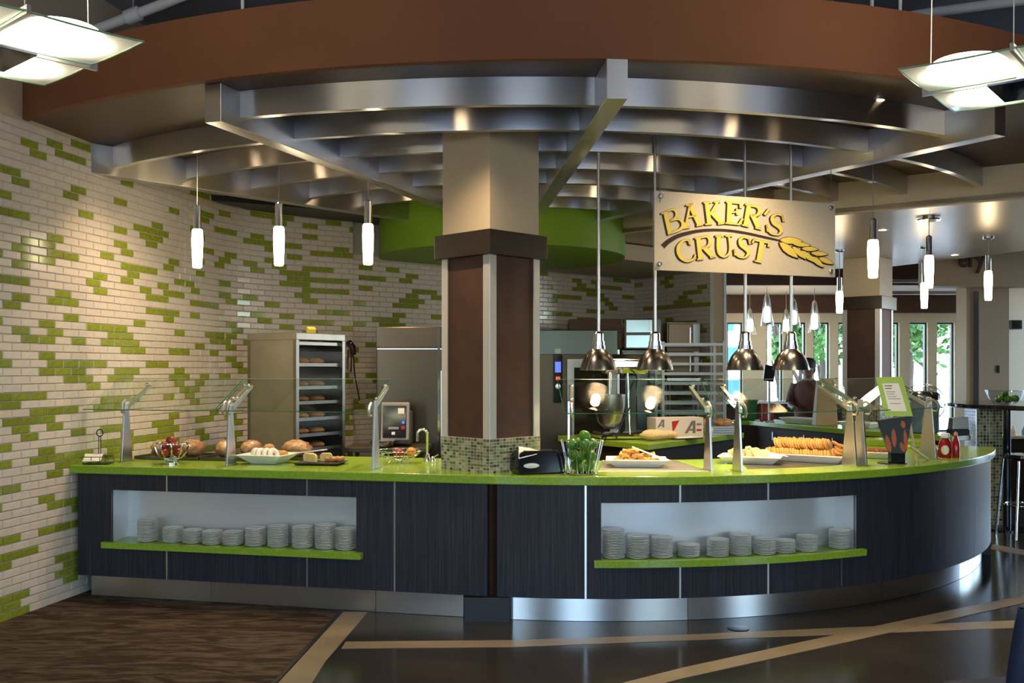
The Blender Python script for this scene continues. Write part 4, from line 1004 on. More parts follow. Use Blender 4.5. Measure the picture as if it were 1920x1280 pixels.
# tilted menu card on a black stand with a printed sleeve
c = on(1681, 868); t = thing('menu_stand', (c.x, c.y, Z0), 'tilted lime menu card on a black stand with a dark flared sleeve', 'menu stand')
MB().lathe([(0, 0), (.10, 0), (.10, .005), (0, .006)], (c.x-.03, c.y, Z0), 28).build('base_disc', 'black_gloss', t, 40)
MB().box((c.x, c.y, Z0+.05), (.10, .06, .09)).build('block', 'black_gloss', t, bevel=.004)
v = c.normalized(); fx = Vector((1, -.25, 0)).normalized(); fy = Vector((.25, 1, 0)).normalized()
def fr(x, y, z): return (c.x+fx.x*x+fy.x*y, c.y+fx.y*x+fy.y*y, Z0+z)
b = [fr(-.055, -.04, .07), fr(.055, -.04, .07), fr(.055, .04, .07), fr(-.055, .04, .07)]; tp = [fr(-.125, -.07, .30), fr(.095, -.07, .335), fr(.095, .07, .335), fr(-.125, .07, .30)]
sv = MB().hexa(b, tp).build('sleeve', 'sleeve_dark', t, bevel=.002)
for (x0, z0, x1, z1, w_) in ((-.075, .20, -.045, .075, .034), (-.030, .245, -.018, .11, .034), (.045, .24, .060, .085, .026), (.02, .15, .045, .08, .03), (.028, .30, .040, .245, .03)):
    pl = []; d_ = Vector((x1-x0, z1-z0)); n_ = Vector((-d_.y, d_.x)).normalized()
    for s_, h in ((0, .1), (.2, .7), (.5, 1), (.8, .75), (1, .1)): pl.append(Vector((x0, z0))+d_*s_+n_*h*w_/2)
    for s_, h in ((1, .1), (.8, .75), (.5, 1), (.2, .7), (0, .1)): pl.append(Vector((x0, z0))+d_*s_-n_*h*w_/2)
    yf = lambda z: -.04-.03*(z-.07)/.24-.0015
    k_ = len(pl); MB().add([fr(q.x, yf(q.y), q.y) for q in pl], [tuple(range(k_))]).build('printed_petal', 'petal_orange', sv)
tl = math.radians(-11); ux = Vector((math.cos(tl), math.sin(tl))); uz = Vector((-math.sin(tl), math.cos(tl)))
def cd(x, z, y): q = ux*x*-1*-1; q = Vector((x*math.cos(tl)+z*math.sin(-tl)*-1, x*math.sin(tl)*-0+0)); return fr(-.005+x-z*.19, y+z*.10, .33+z)
MB().hexa([cd(-.078, 0, -.085), cd(.100, .0, -.085), cd(.100, .0, -.079), cd(-.078, 0, -.079)], [cd(-.088, .268, -.085), cd(.086, .273, -.085), cd(.086, .273, -.079), cd(-.088, .268, -.079)]).build('card', 'card_lime', t, bevel=.001)
pp = MB().add([cd(-.048, .035, -.0862), cd(.068, .035, -.0862), cd(.054, .228, -.0862), cd(-.054, .225, -.0862)], [(0, 1, 2, 3)]).build('paper', 'paper', t)
for z, x0, x1, h in ((.205, -.042, .008, .008), (.187, -.042, .0, .008), (.165, -.040, .020, .004), (.150, -.040, .012, .004), (.133, -.038, .022, .004), (.118, -.036, .045, .004), (.085, -.03, .04, .004)):
    MB().add([cd(x0, z, -.0868), cd(x1, z, -.0868), cd(x1, z+h, -.0868), cd(x0, z+h, -.0868)], [(0, 1, 2, 3)]).build('text_line', 'ink_grey', pp)
# pale wooden sticks leaning by the menu stand
a = P(1713, 790, 6.85); b_ = P(1722, 834, 6.75)
for (p0, p1, lb) in ((P(1712, 782, 6.95), P(1724, 843, 6.95), 'upright pale wooden stick behind the lime menu card'), (P(1704, 836, 6.80), G(1740, 861, Z0+.006), 'pale wooden stick lying tilted beside the ketchup')):
    p0 = Vector(p0); p1 = Vector(p1)
    if lb[0] == 'u': p1 = Vector((p1.x, 7.0, Z0+.001)); p0 = Vector((p0.x-.01, 7.0, p0.z))
    tag(MB().tube([p0, p1], .0095, 6).build('wooden_stick', 'pale_wood', None), lb, 'stick', 'pale wooden sticks')
# condiment bottles
c = on(1772, 858); t = thing('ketchup_bottle', (c.x, c.y, Z0), 'squat red ketchup bottle with white cap and cream label', 'bottle')
MB().lathe([(.0, 0), (.042, 0), (.046, .008), (.046, .10), (.036, .125), (.026, .14), (.024, .148)], (c.x, c.y, Z0), 26).build('bottle', 'ketchup_red', t, 50)
MB().lathe([(.030, .146), (.031, .148), (.031, .176), (.028, .18), (0, .181)], (c.x, c.y, Z0), 24).build('cap', 'white_ceramic', t, 40)
lb_ = MB(); dirc = math.atan2(-c.y, -c.x); k_ = 20; vs = []; fs = []
for q_ in range(5):
    for i in range(k_):
        f_ = (q_+.001)/4; a = dirc+.62*f_*math.cos(i*2*pi/k_); vs.append((c.x+.0468*math.cos(a), c.y+.0468*math.sin(a), Z0+.06+.034*f_*math.sin(i*2*pi/k_)))
for q_ in range(4): fs += [(q_*k_+i, q_*k_+(i+1) % k_, (q_+1)*k_+(i+1) % k_, (q_+1)*k_+i) for i in range(k_)]
lb_.add(vs, fs).build('label_patch', 'label_cream', t)
for px, py, h, r, m, cap, lb in ((1792, 857, .19, .026, 'mustard', 'mustard', 'tall slim brownish sauce bottle beside the ketchup'), (1752, 857, .095, .028, 'mustard', 'label_cream', 'short sauce jar standing in front of the guard post beside the ketchup')):
    c = on(px, py); t = thing('sauce_bottle', (c.x, c.y, Z0), lb, 'bottle')
    MB().lathe([(0, 0), (r, 0), (r*1.05, .006), (r*1.05, h*.55), (r*.5, h*.75), (r*.45, h*.86)], (c.x, c.y, Z0), 20).build('bottle', 'ketchup_red' if h > .1 else m, t, 50)
    MB().lathe([(r*.55, h*.85), (r*.55, h*.9), (r*.25, h), (0, h)], (c.x, c.y, Z0), 16).build('cap', cap, t, 40)

# ================================================================== KITCHEN BEHIND THE COUNTER
mat('rack_metal', (.24, .23, .21), .35, 1); mat('cardboard_white', (.72, .66, .58), .8); mat('red_print', (.45, .02, .02), .6); mat('wood_brown', (.14, .065, .025), .5, noise=((3, 3, 30), (.10, .045, .018), .4, .65))
mat('fridge_steel', (.085, .064, .045), .28, 1, aniso=.6); mat('dark_interior', (.012, .012, .016), .5); mat('screen_blue', (.02, .03, .2), .2, emit=(.08, .14, .9), estr=1.3); mat('screen_red', (.3, .02, .02), .3, emit=(.9, .1, .05), estr=.8)
mat('green_plastic', (.01, .16, .035), .4); mat('red_plastic', (.34, .015, .02), .35); mat('paper_bag', (.48, .36, .22), .8); mat('yellow_note', (.6, .45, .05), .7); mat('oven_glass', (.02, .018, .015), .06); mat('cabinet_brown', (.04, .026, .017), .6, spec=.15)
mat('teal_steel', (.11, .13, .115), .3, 1, aniso=.5)

# --- proofing cabinet with trays of bread
A_ = Vector((-1.75, 8.0)); rz = math.atan2(.5, .31); Wd, Dp, Ht = .585, .55, 1.863
t = thing('proofing_cabinet', (A_.x, A_.y, 0), 'tall dull aluminium proofing cabinet open at the front beside the tile wall', 'cabinet', rz=rz)
B = lambda nm, mb, m, par=t, **k: mb.build(nm, m, par, world=False, **k)
B('side_panel', MB().box((.006, Dp/2, Ht/2+.07), (.012, Dp-.04, Ht-.15)), 'stainless_dull'); B('side_panel', MB().box((Wd-.006, Dp/2, Ht/2+.07), (.012, Dp, Ht-.15)), 'stainless_dull')
B('back_panel', MB().box((Wd/2, Dp-.006, Ht/2+.07), (Wd, .012, Ht-.15)), 'stainless_dull')
B('top', MB().box((Wd/2, Dp/2, Ht-.03), (Wd+.01, Dp+.01, .06)), 'stainless_dull', bevel=.006); B('bottom', MB().box((Wd/2, Dp/2, .14), (Wd, Dp, .04)), 'stainless_dull')
for x in (.014, Wd-.014):
    for y in (.014, Dp-.014): B('corner_post', MB().box((x, y, Ht/2+.05), (.034, .034, Ht-.12)), 'rack_metal')
for x in (.05, Wd-.05):
    for y in (.05, Dp-.05):
        cs = B('caster', MB().lathe([(.045, -.012), (.05, -.008), (.05, .008), (.045, .012)], n=16, M=Matrix.Translation((x, y, .051)) @ Matrix.Rotation(pi/2, 4, 'X')), 'black_plastic')
        B('caster_fork', MB().box((x, y, .11), (.02, .03, .03)), 'rack_metal', cs)
zs = [P(0, y, 8.15).z for y in (646, 686, 729, 757, 788, 818, 845)]
for i, z in enumerate(zs):
    for x in (.03, Wd-.03): B('runner', MB().box((x, Dp/2, z-.012), (.03, Dp-.03, .004)), 'rack_metal')
    o = thing('sheet_pan', (A_.x, A_.y, z), 'aluminium sheet pan of rolls on the %s level from the top of the proofing cabinet' % words[i], 'tray', 'pans in the proofing cabinet', rz)
    mb = MB().box((Wd/2, Dp/2, 0), (Wd-.06, Dp-.05, .006))
    for y in (.03, Dp-.03): mb.box((Wd/2, y, .012), (Wd-.06, .006, .024))
    for x in (.035, Wd-.035): mb.box((x, Dp/2, .012), (.006, Dp-.05, .024))
    mb.build('pan', 'rack_metal', o, world=False)
    for x in (.17, .36):
        for y in (.13, .35):
            ct = math.cos(rz); s_ = math.sin(rz); q = MB().ball((0, 0, 0), .07, 12, 8, .45, 1.15, 1.1, .05).build('bread_roll', 'bread_crust', None, 60)
            q.location = (A_.x+x*ct-y*s_, A_.y+x*s_+y*ct, z+.038); tag(q, 'brown bread roll on the %s pan from the top of the proofing cabinet' % words[i], 'bread roll', 'rolls in the proofing cabinet')
vs = []; fs = []; n = 24
for i in range(n+1):
    for j in range(2): vs.append((.035+(Wd-.07)*j, -.006+.008*math.sin(i*1.3)*(.5+.5*j), .25+(Ht-.40)*i/n))
for i in range(n): fs.append((2*i, 2*i+1, 2*i+3, 2*i+2))
B('plastic_cover', MB().add(vs, fs), 'cover_film', smooth=60)
c = Vector((A_.x, A_.y))+Matrix.Rotation(rz, 2) @ Vector((.30, .12)); tag(MB().box((c.x, c.y, Ht+.028), (.07, .05, .05), .6, .5).build('yellow_scoop', 'yellow_note', None, bevel=.006), 'small yellow scoop lying on top of the proofing cabinet', 'scoop')

# --- hand blender hung on the wall
c = P(657, 655, 9.72); t = thing('hand_blender', (c.x, c.y, c.z), 'black hand blender hung on the tile wall beside the proofing cabinet', 'hand blender')
MB().tube([(c.x-.02, c.y, c.z+.05), (c.x+.0, c.y-.05, c.z+.06), (c.x+.03, c.y-.06, c.z+.02), (c.x+.035, c.y-.05, c.z-.05)], [.03, .035, .035, .028], 10).build('body', 'black_gloss', t, 60)
MB().tube([(c.x-.02, c.y, c.z), (c.x-.025, c.y-.02, c.z-.20), (c.x+.01, c.y-.03, c.z-.22), (c.x+.015, c.y-.03, c.z-.05)], .008, 6).build('hook', 'black_plastic', t, 60)
MB().tube([(c.x+.035, c.y-.05, c.z-.05), (c.x+.05, c.y-.05, c.z-.25), (c.x+.10, c.y-.06, c.z-.50)], .008, 6).build('cord', 'black_plastic', t, 60)

# --- dark prep table and dough machine with control panel
t = thing('prep_table', (-1.0, 8.75, 0), 'low dark steel prep table between the proofing cabinet and the fridge', 'table')
MB().box((-1.1, 8.85, .86), (.72, .50, .04)).build('tabletop', 'dark_tray', t, bevel=.004)
for x in (-1.42, -.78):
    for y in (8.64, 9.06): MB().tube([(x, y, 0), (x, y, .84)], .02, 8).build('leg', 'dark_tray', t)
MB().box((-1.1, 8.85, .30), (.66, .44, .03)).build('under_shelf', 'dark_tray', t)
c = P(738, 798, 8.62); t = thing('dough_machine', (c.x, 8.85, .88), 'dark countertop machine with a black tilted control panel and steel bowl', 'kitchen machine')
MB().box((c.x, 8.86, 1.04), (.27, .24, .30)).build('housing', 'dark_tray', t, bevel=.02)
MB().box((c.x, 8.74, 1.10), (.25, .05, .34), 0, math.radians(-10)).build('bezel', 'cord_grey', t, bevel=.01)
pn = MB().box((c.x-.002, 8.712, 1.10), (.205, .012, .285), 0, math.radians(-10)).build('control_panel', 'black_gloss', t, bevel=.003)
for dx, dz, m, w_, h in ((.055, .095, 'paper', .055, .05), (.075, -.05, 'red_plastic', .03, .03), (.075, -.005, 'screen_blue', .022, .022), (-.01, -.055, 'cord_grey', .09, .02), (-.01, -.10, 'paper', .03, .025)):
    MB().box((c.x+dx, 8.702+dz*.17, 1.10+dz), (w_, .008, h), 0, math.radians(-10)).build('button' if w_ < .05 else 'sticker', m, pn)
MB().lathe([(.05, 0), (.10, .02), (.115, .06), (.105, .06), (.09, .022), (.04, .006)], (c.x-.10, 8.62, .8805), 24).build('steel_bowl', 'chrome', t, 50)

# --- refrigerator
x0, x1 = xat(705, 9.3), xat(848, 9.3); FZ = 1.965
t = thing('refrigerator', ((x0+x1)/2, 9.3, 0), 'tall stainless refrigerator behind the straight counter, left of the big column', 'refrigerator')
MB().box(((x0+x1)/2, 9.70, FZ/2+.05), (x1-x0, .72, FZ-.1)).build('body', 'fridge_steel', t, bevel=.006)
MB().box(((x0+x1)/2, 9.325, FZ-.10), (x1-x0, .03, .19)).build('top_grille', 'fridge_steel', t, bevel=.004)
dr_ = MB().box(((x0+x1)/2-.02, 9.32, (FZ-.21)/2+.06), (x1-x0-.05, .04, FZ-.33)).build('door', 'fridge_steel', t, bevel=.006)
MB().box((x1-.10, 9.285, 1.15), (.02, .03, .8)).build('door_handle', 'satin_metal', dr_, bevel=.004)
MB().box((xat(823, 9.3), 9.295, FZ/2+.05), (.022, .01, FZ-.12)).build('edge_strip', 'chrome', t)
MB().box(((x0+x1)/2, 9.299, FZ-.21), (x1-x0-.02, .008, .010)).build('trim_strip', 'satin_metal', t)
for x in (x0+.08, x1-.08):
    for y in (9.45, 9.95): MB().lathe([(.025, .001), (.025, .10)], (x, y, 0), 10).build('foot', 'black_plastic', t)

# --- combi oven right of the column
OY = 10.2; x0, x1 = xat(992, OY), xat(1158, OY); OZ = 1.97
t = thing('combi_oven', ((x0+x1)/2, OY, 0), 'tall stainless oven with a black control strip and blue screen behind the column', 'oven')
MB().box(((x0+x1)/2, OY+.45, OZ/2+.05), (x1-x0, .84, OZ-.1)).build('body', 'fridge_steel', t, bevel=.006)
MB().box(((x0+x1)/2, OY+.02, OZ-.13), (x1-x0, .03, .25)).build('hood_panel', 'teal_steel', t, bevel=.004)
xd = xat(1062, OY); do = MB().box(((xd+x1)/2, OY+.015, .92), (x1-xd-.01, .04, 1.50)).build('door', 'stainless_dull', t, bevel=.006)
MB().box(((xd+x1)/2, OY-.008, 1.18), (x1-xd-.16, .012, .80)).build('door_window', 'oven_glass', do)
MB().tube([(xd+.04, OY-.05, .8), (xd+.04, OY-.05, 1.4)], .012, 8).build('door_handle', 'satin_metal', do)
x = xat(1046, OY); z0, z1 = P(0, 755, OY).z, P(0, 664, OY).z
cs = MB().box((x, OY-.006, (z0+z1)/2), (.095, .022, z1-z0)).build('control_strip', 'black_gloss', t, bevel=.004)
MB().box((x, OY-.019, P(0, 688, OY).z), (.06, .006, .11)).build('screen', 'screen_blue', cs); MB().box((x, OY-.019, P(0, 709, OY).z), (.045, .006, .035)).build('indicator', 'screen_red', cs)
MB().lathe([(.028, 0), (.026, .014), (0, .016)], n=18, M=Matrix.Translation((x, OY-.017, P(0, 724, OY).z)) @ Matrix.Rotation(pi/2, 4, 'X')).build('knob', 'satin_metal', cs, 40)
MB().box((x, OY-.002, P(0, 658, OY).z), (.06, .008, .05)).build('sticker', 'paper', t)
for xx in (x0+.08, x1-.08):
    for y in (OY+.15, OY+.8): MB().lathe([(.025, .001), (.025, .10)], (xx, y, 0), 10).build('foot', 'black_plastic', t)

# --- wall cabinet, microwaves, steel refrigerator behind
Yb = 11.25; x0, x1 = xat(1068, Yb), xat(1165, Yb); z0, z1 = P(0, 655, Yb).z, P(0, 598, Yb).z
t = thing('storage_crate', ((x0+x1)/2, Yb, 1.60), 'brown wooden box cabinet on legs above the oven top', 'cabinet')
MB().box(((x0+x1)/2, Yb+.2, (z0+z1)/2), (x1-x0, .36, z1-z0)).build('box', 'wood_brown', t, bevel=.004)
MB().box(((x0+x1)/2, Yb+.012, (z0+z1)/2), (x1-x0-.03, .012, z1-z0-.03)).build('front', 'wood_brown', t)
for x in (x0+.03, x1-.03):
    for y in (Yb+.06, Yb+.34): MB().box((x, y, z0/2), (.03, .03, z0)).build('leg', 'satin_metal', t)
Yc = 11.35; x0, x1 = xat(1166, Yc), xat(1247, Yc); zc = P(0, 656, Yc).z
t = thing('steel_fridge', ((x0+x1)/2, Yc, 0), 'stainless upright fridge under the microwave painted as blue-lit', 'refrigerator')
MB().box(((x0+x1)/2, Yc+.30, zc/2+.03), (x1-x0, .56, zc-.06)).build('body', 'teal_steel', t, bevel=.005)
MB().box(((x0+x1)/2, Yc+.008, zc/2+.05), (x1-x0-.02, .03, zc-.14)).build('door', 'teal_steel', t, bevel=.004)
MB().tube([(x1-.07, Yc-.03, .9), (x1-.07, Yc-.03, 1.35)], .012, 8).build('door_handle', 'black_plastic', t)
for x in (x0+.05, x1-.05): MB().lathe([(.02, .001), (.02, .06)], (x, Yc+.3, 0), 10).build('foot', 'black_plastic', t)
def microwave(xa, xb, Y, z0, z1, rz, label, lit, stack=1):
    cx = (xa+xb)/2; w_ = xb-xa; t = thing('microwave', (cx, Y, z0), label, 'microwave', 'microwaves on the kitchen shelf', rz); h = z1-z0
    MB().box((0, .17, h/2), (w_, .30, h)).build('case', 'fridge_steel', t, world=False, bevel=.004)
    for i in range(2):
        zz = h*(.25+.5*i); d_ = MB().box((-w_*.10, .012, zz), (w_*.72, .022, h*.44)).build('door', lit, t, world=False, bevel=.006)
        MB().box((w_*.18, -.012, zz), (.012, .02, h*.30)).build('handle', 'satin_metal', d_, world=False)
        MB().box((w_*.38, .012, zz), (w_*.20, .018, h*.42)).build('keypad', 'black_gloss' if lit != 'steel_lit_teal' else 'teal_steel', t, world=False)
    for x in (-w_*.4, w_*.4):
        for y in (.06, .28): MB().lathe([(.012, -.012), (.012, .001)], (x, y, 0), 8).build('foot', 'black_plastic', t, world=False)
    return t
mat('steel_lit_teal', (.40, .56, .62), .25, 1)  # bluish light on the steel doors put into the colour
microwave(xat(1171, 11.4), xat(1240, 11.4), 11.4, zc+.013, P(0, 597, 11.4).z, -.12, 'stainless microwave with two doors standing on the steel fridge', 'steel_lit_teal')
# shelf for the second microwave
x0, x1 = xat(1251, 11.45), xat(1314, 11.45); z0 = P(0, 708, 11.4).z
t = thing('shelf_stand', ((x0+x1)/2, 11.6, 0), 'steel stand carrying the second microwave behind the pan rack', 'stand')
MB().box(((x0+x1)/2, 11.62, z0-.02), (x1-x0, .34, .03)).build('top', 'satin_metal', t)
for x in (x0+.03, x1-.03):
    for y in (11.48, 11.76): MB().tube([(x, y, 0), (x, y, z0-.03)], .015, 8).build('leg', 'satin_metal', t)
m2 = microwave(x0, x1, 11.46, z0+.008, P(0, 603, 11.4).z, 0, 'tall stainless microwave with a blue standby light behind the pan rack', 'fridge_steel')
q = P(1296, 622, 11.42); MB().ball((q.x-m2.location.x, -.012, q.z-m2.location.z), .012, 8, 6).build('standby_light', 'screen_blue', m2, world=False)

# --- open pan rack
Yr = 10.55; x0, x1 = xat(1243, Yr), xat(1357, Yr); zt = P(0, 640, Yr).z
t = thing('pan_rack', ((x0+x1)/2, Yr, 0), 'open aluminium pan rack with many horizontal runners', 'rack')
for x in (x0, x1):
    for y in (Yr, Yr+.5): MB().box((x, y, zt/2+.05), (.03, .03, zt-.1)).build('post', 'rack_metal', t)
for i in range(15):
    z = zt-.03-i*.105
    if z < .2: break
    for y in (Yr-.005, Yr+.5): MB().box(((x0+x1)/2, y, z), (x1-x0-.03, .02, .028)).build('runner', 'rack_metal', t)
for x in (x0, x1):
    for z in (zt-.02, .16): MB().box((x, Yr+.25, z), (.026, .47, .026)).build('side_rail', 'rack_metal', t)
    for y in (Yr, Yr+.5): MB().lathe([(.04, -.012), (.048, -.008), (.048, .008), (.04, .012)], n=14, M=Matrix.Translation((x, y, .05)) @ Matrix.Rotation(pi/2, 4, 'X')).build('caster', 'black_plastic', t)

# --- lime island counters
def island(name, poly, label, over=.03):
    cx = sum(p[0] for p in poly)/len(poly); cy = sum(p[1] for p in poly)/len(poly); t = thing(name, (cx, cy, 0), label, 'counter')
    MB().prism(poly, TOP-.055, TOP).build('worktop', 'lime_top', t, bevel=.005)
    ins = [(cx+(p[0]-cx)*.9, cy+(p[1]-cy)*.9) for p in poly]
    MB().prism(ins, .002, TOP-.056).build('base', 'cabinet_brown', t)
    return t
island('kitchen_island', [(.45, 9.70), (1.19, 8.62), (2.38, 10.12), (1.75, 10.30), (1.17, 9.62), (.80, 10.02)], 'angled lime topped kitchen island behind the sneeze guard')
i2 = island('back_counter', [(2.72, 12.55), (2.98, 12.45), (3.68, 10.55), (4.28, 9.6), (4.58, 9.85), (4.12, 10.9), (3.40, 12.85)], 'lime topped back counter running towards the second column')
for f_ in (.25, .55, .8):
    p = Vector((2.98, 12.45)).lerp(Vector((3.68, 10.55)), f_); n_ = Vector((-.94, -.35)); q = p-n_*.045
    MB().box((q.x-.02, q.y, .5), (.01, .01, .6)).build('door_gap', 'black_trim', i2)
    MB().tube([(q.x-.035, q.y-.02, .70), (q.x-.035, q.y-.02, .80)], .006, 6).build('handle', 'satin_metal', i2)

# --- stand mixer on the island
c = Vector((1.01, 9.28, TOP+.001)); t = thing('stand_mixer', c, 'large chrome stand mixer on the kitchen island behind the heat lamp', 'mixer')
MB().box((c.x, c.y, c.z+.04), (.44, .34, .07), .2).build('base', 'chrome', t, bevel=.025)
MB().box((c.x+.10, c.y+.08, c.z+.33), (.13, .14, .56), .2).build('column', 'teal_steel', t, bevel=.02)
oct_ = [(.10*math.cos(pi/8+i*pi/4), .10*math.sin(pi/8+i*pi/4)) for i in range(8)]
M = Matrix.Translation((c.x-.16, c.y-.06, c.z+.70)) @ Matrix.Rotation(.25, 4, 'Z') @ Matrix.Rotation(pi/2, 4, 'Y')
MB().plate(oct_, M, .42).build('head', 'chrome', t, bevel=.012)
q = M @ Vector((0, 0, .42)); fp = MB().plate([(p[0]*.92, p[1]*.92) for p in oct_], Matrix.Translation(q) @ M.to_3x3().to_4x4(), .012).build('hub_plate', 'label_cream', t)
MB().lathe([(.05, .012), (.045, .03), (.02, .04), (0, .04)], n=18, M=Matrix.Translation(q) @ M.to_3x3().to_4x4()).build('hub_knob', 'satin_metal', fp, 40)
MB().lathe([(.05, .10), (.11, .16), (.145, .30), (.15, .42), (.145, .42), (.138, .30), (.10, .165), (.04, .11)], (c.x-.10, c.y-.08, c.z), 30).build('bowl', 'satin_metal', t, 50)
MB().tube([(c.x-.10, c.y-.08, c.z+.62), (c.x-.10, c.y-.08, c.z+.35)], .02, 10).build('shaft', 'chrome', t, 60)
MB().tube([(c.x+.06, c.y-.13, c.z+.62), (c.x+.07, c.y-.15, c.z+.30), (c.x+.08, c.y-.16, c.z+.05)], .010, 8).build('guide_rod', 'chrome', t, 60)
MB().tube([(c.x+.17, c.y-.02, c.z+.55), (c.x+.14, c.y-.12, c.z+.40), (c.x+.02, c.y-.20, c.z+.20), (c.x-.06, c.y-.22, c.z+.004)], .007, 8).build('power_cord', 'black_plastic', t, 60)

# --- carton with print, wrapped loaves and trays on the island
c = Vector((1.57, 9.50, TOP+.0015)); rz = .62-.0; ex = Vector((math.cos(.38), math.sin(.38)))
t = thing('paper_carton', c, 'white carton with a red triangle and dark slanted letters on the island', 'box', rz=.30)
MB().box((0, 0, .095), (.50, .20, .19)).build('carton', 'cardboard_white', t, world=False, bevel=.002)
def flatp(poly, m, nm): MB().add([(x, -.1015, z) for x, z in poly], [tuple(range(len(poly)))]).build(nm, m, t, world=False)
flatp([(-.085, .155), (-.005, .165), (-.075, .045)], 'red_print', 'red_triangle')
for ox, s_ in ((.05, 1.0), (-.235, .62)):
    A1 = [(0, 0), (.03, 0), (.085, .10), (.085, 0), (.115, 0), (.115, .14), (.075, .14)]
    flatp([(ox+x*s_, (.04 if s_ == 1 else .10)+z*s_*.85) for x, z in A1], 'ink_grey', 'printed_letter'); flatp([(ox+s_*x, (.04 if s_ == 1 else .10)+s_*z) for x, z in ((.045, .025), (.09, .025), (.09, .042), (.055, .042))], 'ink_grey', 'printed_bar')
for z, h in ((.115, .018), (.06, .018)): flatp([(.175, z), (.23, z), (.23, z+h), (.175, z+h)], 'ink_grey' if z > .1 else 'red_print', 'printed_line')
for x, y, s_, lb in ((1.30, 9.03, 1, 'pale loaf in clear wrap in front of the carton'), (1.45, 9.20, .8, 'small pale loaf in clear wrap beside the carton')):
    o = MB().ball((0, 0, .05*s_), .10*s_, 16, 10, .5, 1.3, .8, .08).build('wrapped_loaf', 'bread_slice', None, 60); o.location = (x, y, TOP+.0025); tag(o, lb, 'bread', 'loaves by the carton')
o = thing('sheet_tray', (1.62, 9.24, TOP+.001), 'thin dark tray lying in front of the carton', 'tray', rz=.5); MB().box((0, 0, .006), (.30, .16, .010)).build('pan', 'dark_tray', o, world=False); MB().box((0, 0, .014), (.28, .14, .003)).build('liner', 'paper', o, world=False)
for i in range(4):
    o = thing('sheet_tray', (2.03, 9.92, TOP+.001+i*.022), ['bottom', 'second', 'third', 'top'][i]+' aluminium tray of the stack on the end of the island', 'tray', 'stacked trays on the island', rz=.1)
    mb = MB().box((0, 0, .004), (.44, .26, .006)); mb.box((0, -.13, .010), (.44, .006, .018)); mb.box((0, .13, .010), (.44, .006, .018)); mb.box((.22, 0, .010), (.006, .26, .018)); mb.box((-.22, 0, .010), (.006, .26, .018)); mb.build('pan', 'satin_metal', o, world=False)
for x in (-.12, .10):
    o = MB().ball((0, 0, .04), .085, 14, 9, .5, 1.2, .9, .07).build('wrapped_loaf', 'bread_wrapped', None, 60); o.location = (2.03+x, 9.92, TOP+.077); tag(o, 'wrapped loaf on the stacked trays at the end of the island', 'bread', 'loaves on stacked trays')
o = MB().ball((0, 0, 0), .045, 16, 10).build('melon', 'sugar_donut', None, 60); o.location = (1.94, 9.72, TOP+.046); tag(o, 'small pale round melon beside the carton', 'melon')

# --- things on the back counter
def at_top(px, py): return G(px, py, TOP)
c = at_top(1421, 788.5); c = Vector((2.99, 12.62, 0)); t = thing('green_bin', (c.x, c.y, TOP+.001), 'green plastic bin on the back counter', 'bin')
MB().hexa([(c.x-.10, c.y-.08, TOP+.001), (c.x+.10, c.y-.08, TOP+.001), (c.x+.10, c.y+.08, TOP+.001), (c.x-.10, c.y+.08, TOP+.001)], [(c.x-.13, c.y-.10, TOP+.25), (c.x+.13, c.y-.10, TOP+.25), (c.x+.13, c.y+.10, TOP+.25), (c.x-.13, c.y+.10, TOP+.25)]).build('tub', 'green_plastic', t, bevel=.01)
MB().box((c.x, c.y, TOP+.255), (.28, .22, .014)).build('rim', 'green_plastic', t, bevel=.004)
c = Vector((3.20, 12.40, 0)); t = thing('red_container', (c.x, c.y, TOP+.001), 'red plastic container beside the green bin on the back counter', 'container')
MB().box((c.x, c.y, TOP+.105), (.15, .13, .208)).build('tub', 'red_plastic', t, bevel=.012); MB().box((c.x, c.y, TOP+.214), (.165, .145, .016)).build('lid', 'red_plastic', t, bevel=.004)
def plain_dish(x, y, L, W, rz, label):
    t = thing('white_tray', (x, y, TOP+.001), label, 'tray', 'white trays on the back counter', rz); mb = MB()
    f_ = .05; mb.hexa([(-L/2+f_, -W/2+f_, 0), (L/2-f_, -W/2+f_, 0), (L/2-f_, W/2-f_, 0), (-L/2+f_, W/2-f_, 0)], [(-L/2, -W/2, .06), (L/2, -W/2, .06), (L/2, W/2, .06), (-L/2, W/2, .06)])
    mb.build('tray', 'white_ceramic', t, world=False, bevel=.004); mb = MB()
    for s in (-1, 1): mb.box((s*L/2, 0, .062), (.014, W, .01)); mb.box((0, s*W/2, .062), (L, .014, .01))
    mb.build('rim', 'white_ceramic', t, world=False)
plain_dish(3.50, 11.85, .50, .26, -.9, 'flared white tray on the back counter behind the cookies'); plain_dish(3.86, 10.95, .42, .24, -.95, 'flared white tray nearest the second column on the back counter')
c = Vector((3.62, 11.42, 0)); t = thing('paper_bag', (c.x, c.y, TOP+.001), 'brown paper bag with clear plastic on the back counter', 'bag')
MB().hexa([(c.x-.13, c.y-.08, TOP+.001), (c.x+.13, c.y-.08, TOP+.001), (c.x+.13, c.y+.08, TOP+.001), (c.x-.13, c.y+.08, TOP+.001)], [(c.x-.09, c.y-.04, TOP+.52), (c.x+.10, c.y-.04, TOP+.55), (c.x+.10, c.y+.04, TOP+.55), (c.x-.09, c.y+.04, TOP+.52)]).build('bag', 'paper_bag', t, bevel=.01)
MB().ball((c.x+.12, c.y, TOP+.36), .11, 16, 12, 1.7, .9, .8, .12).build('plastic_wrap', 'plastic_wrap', t, 50)
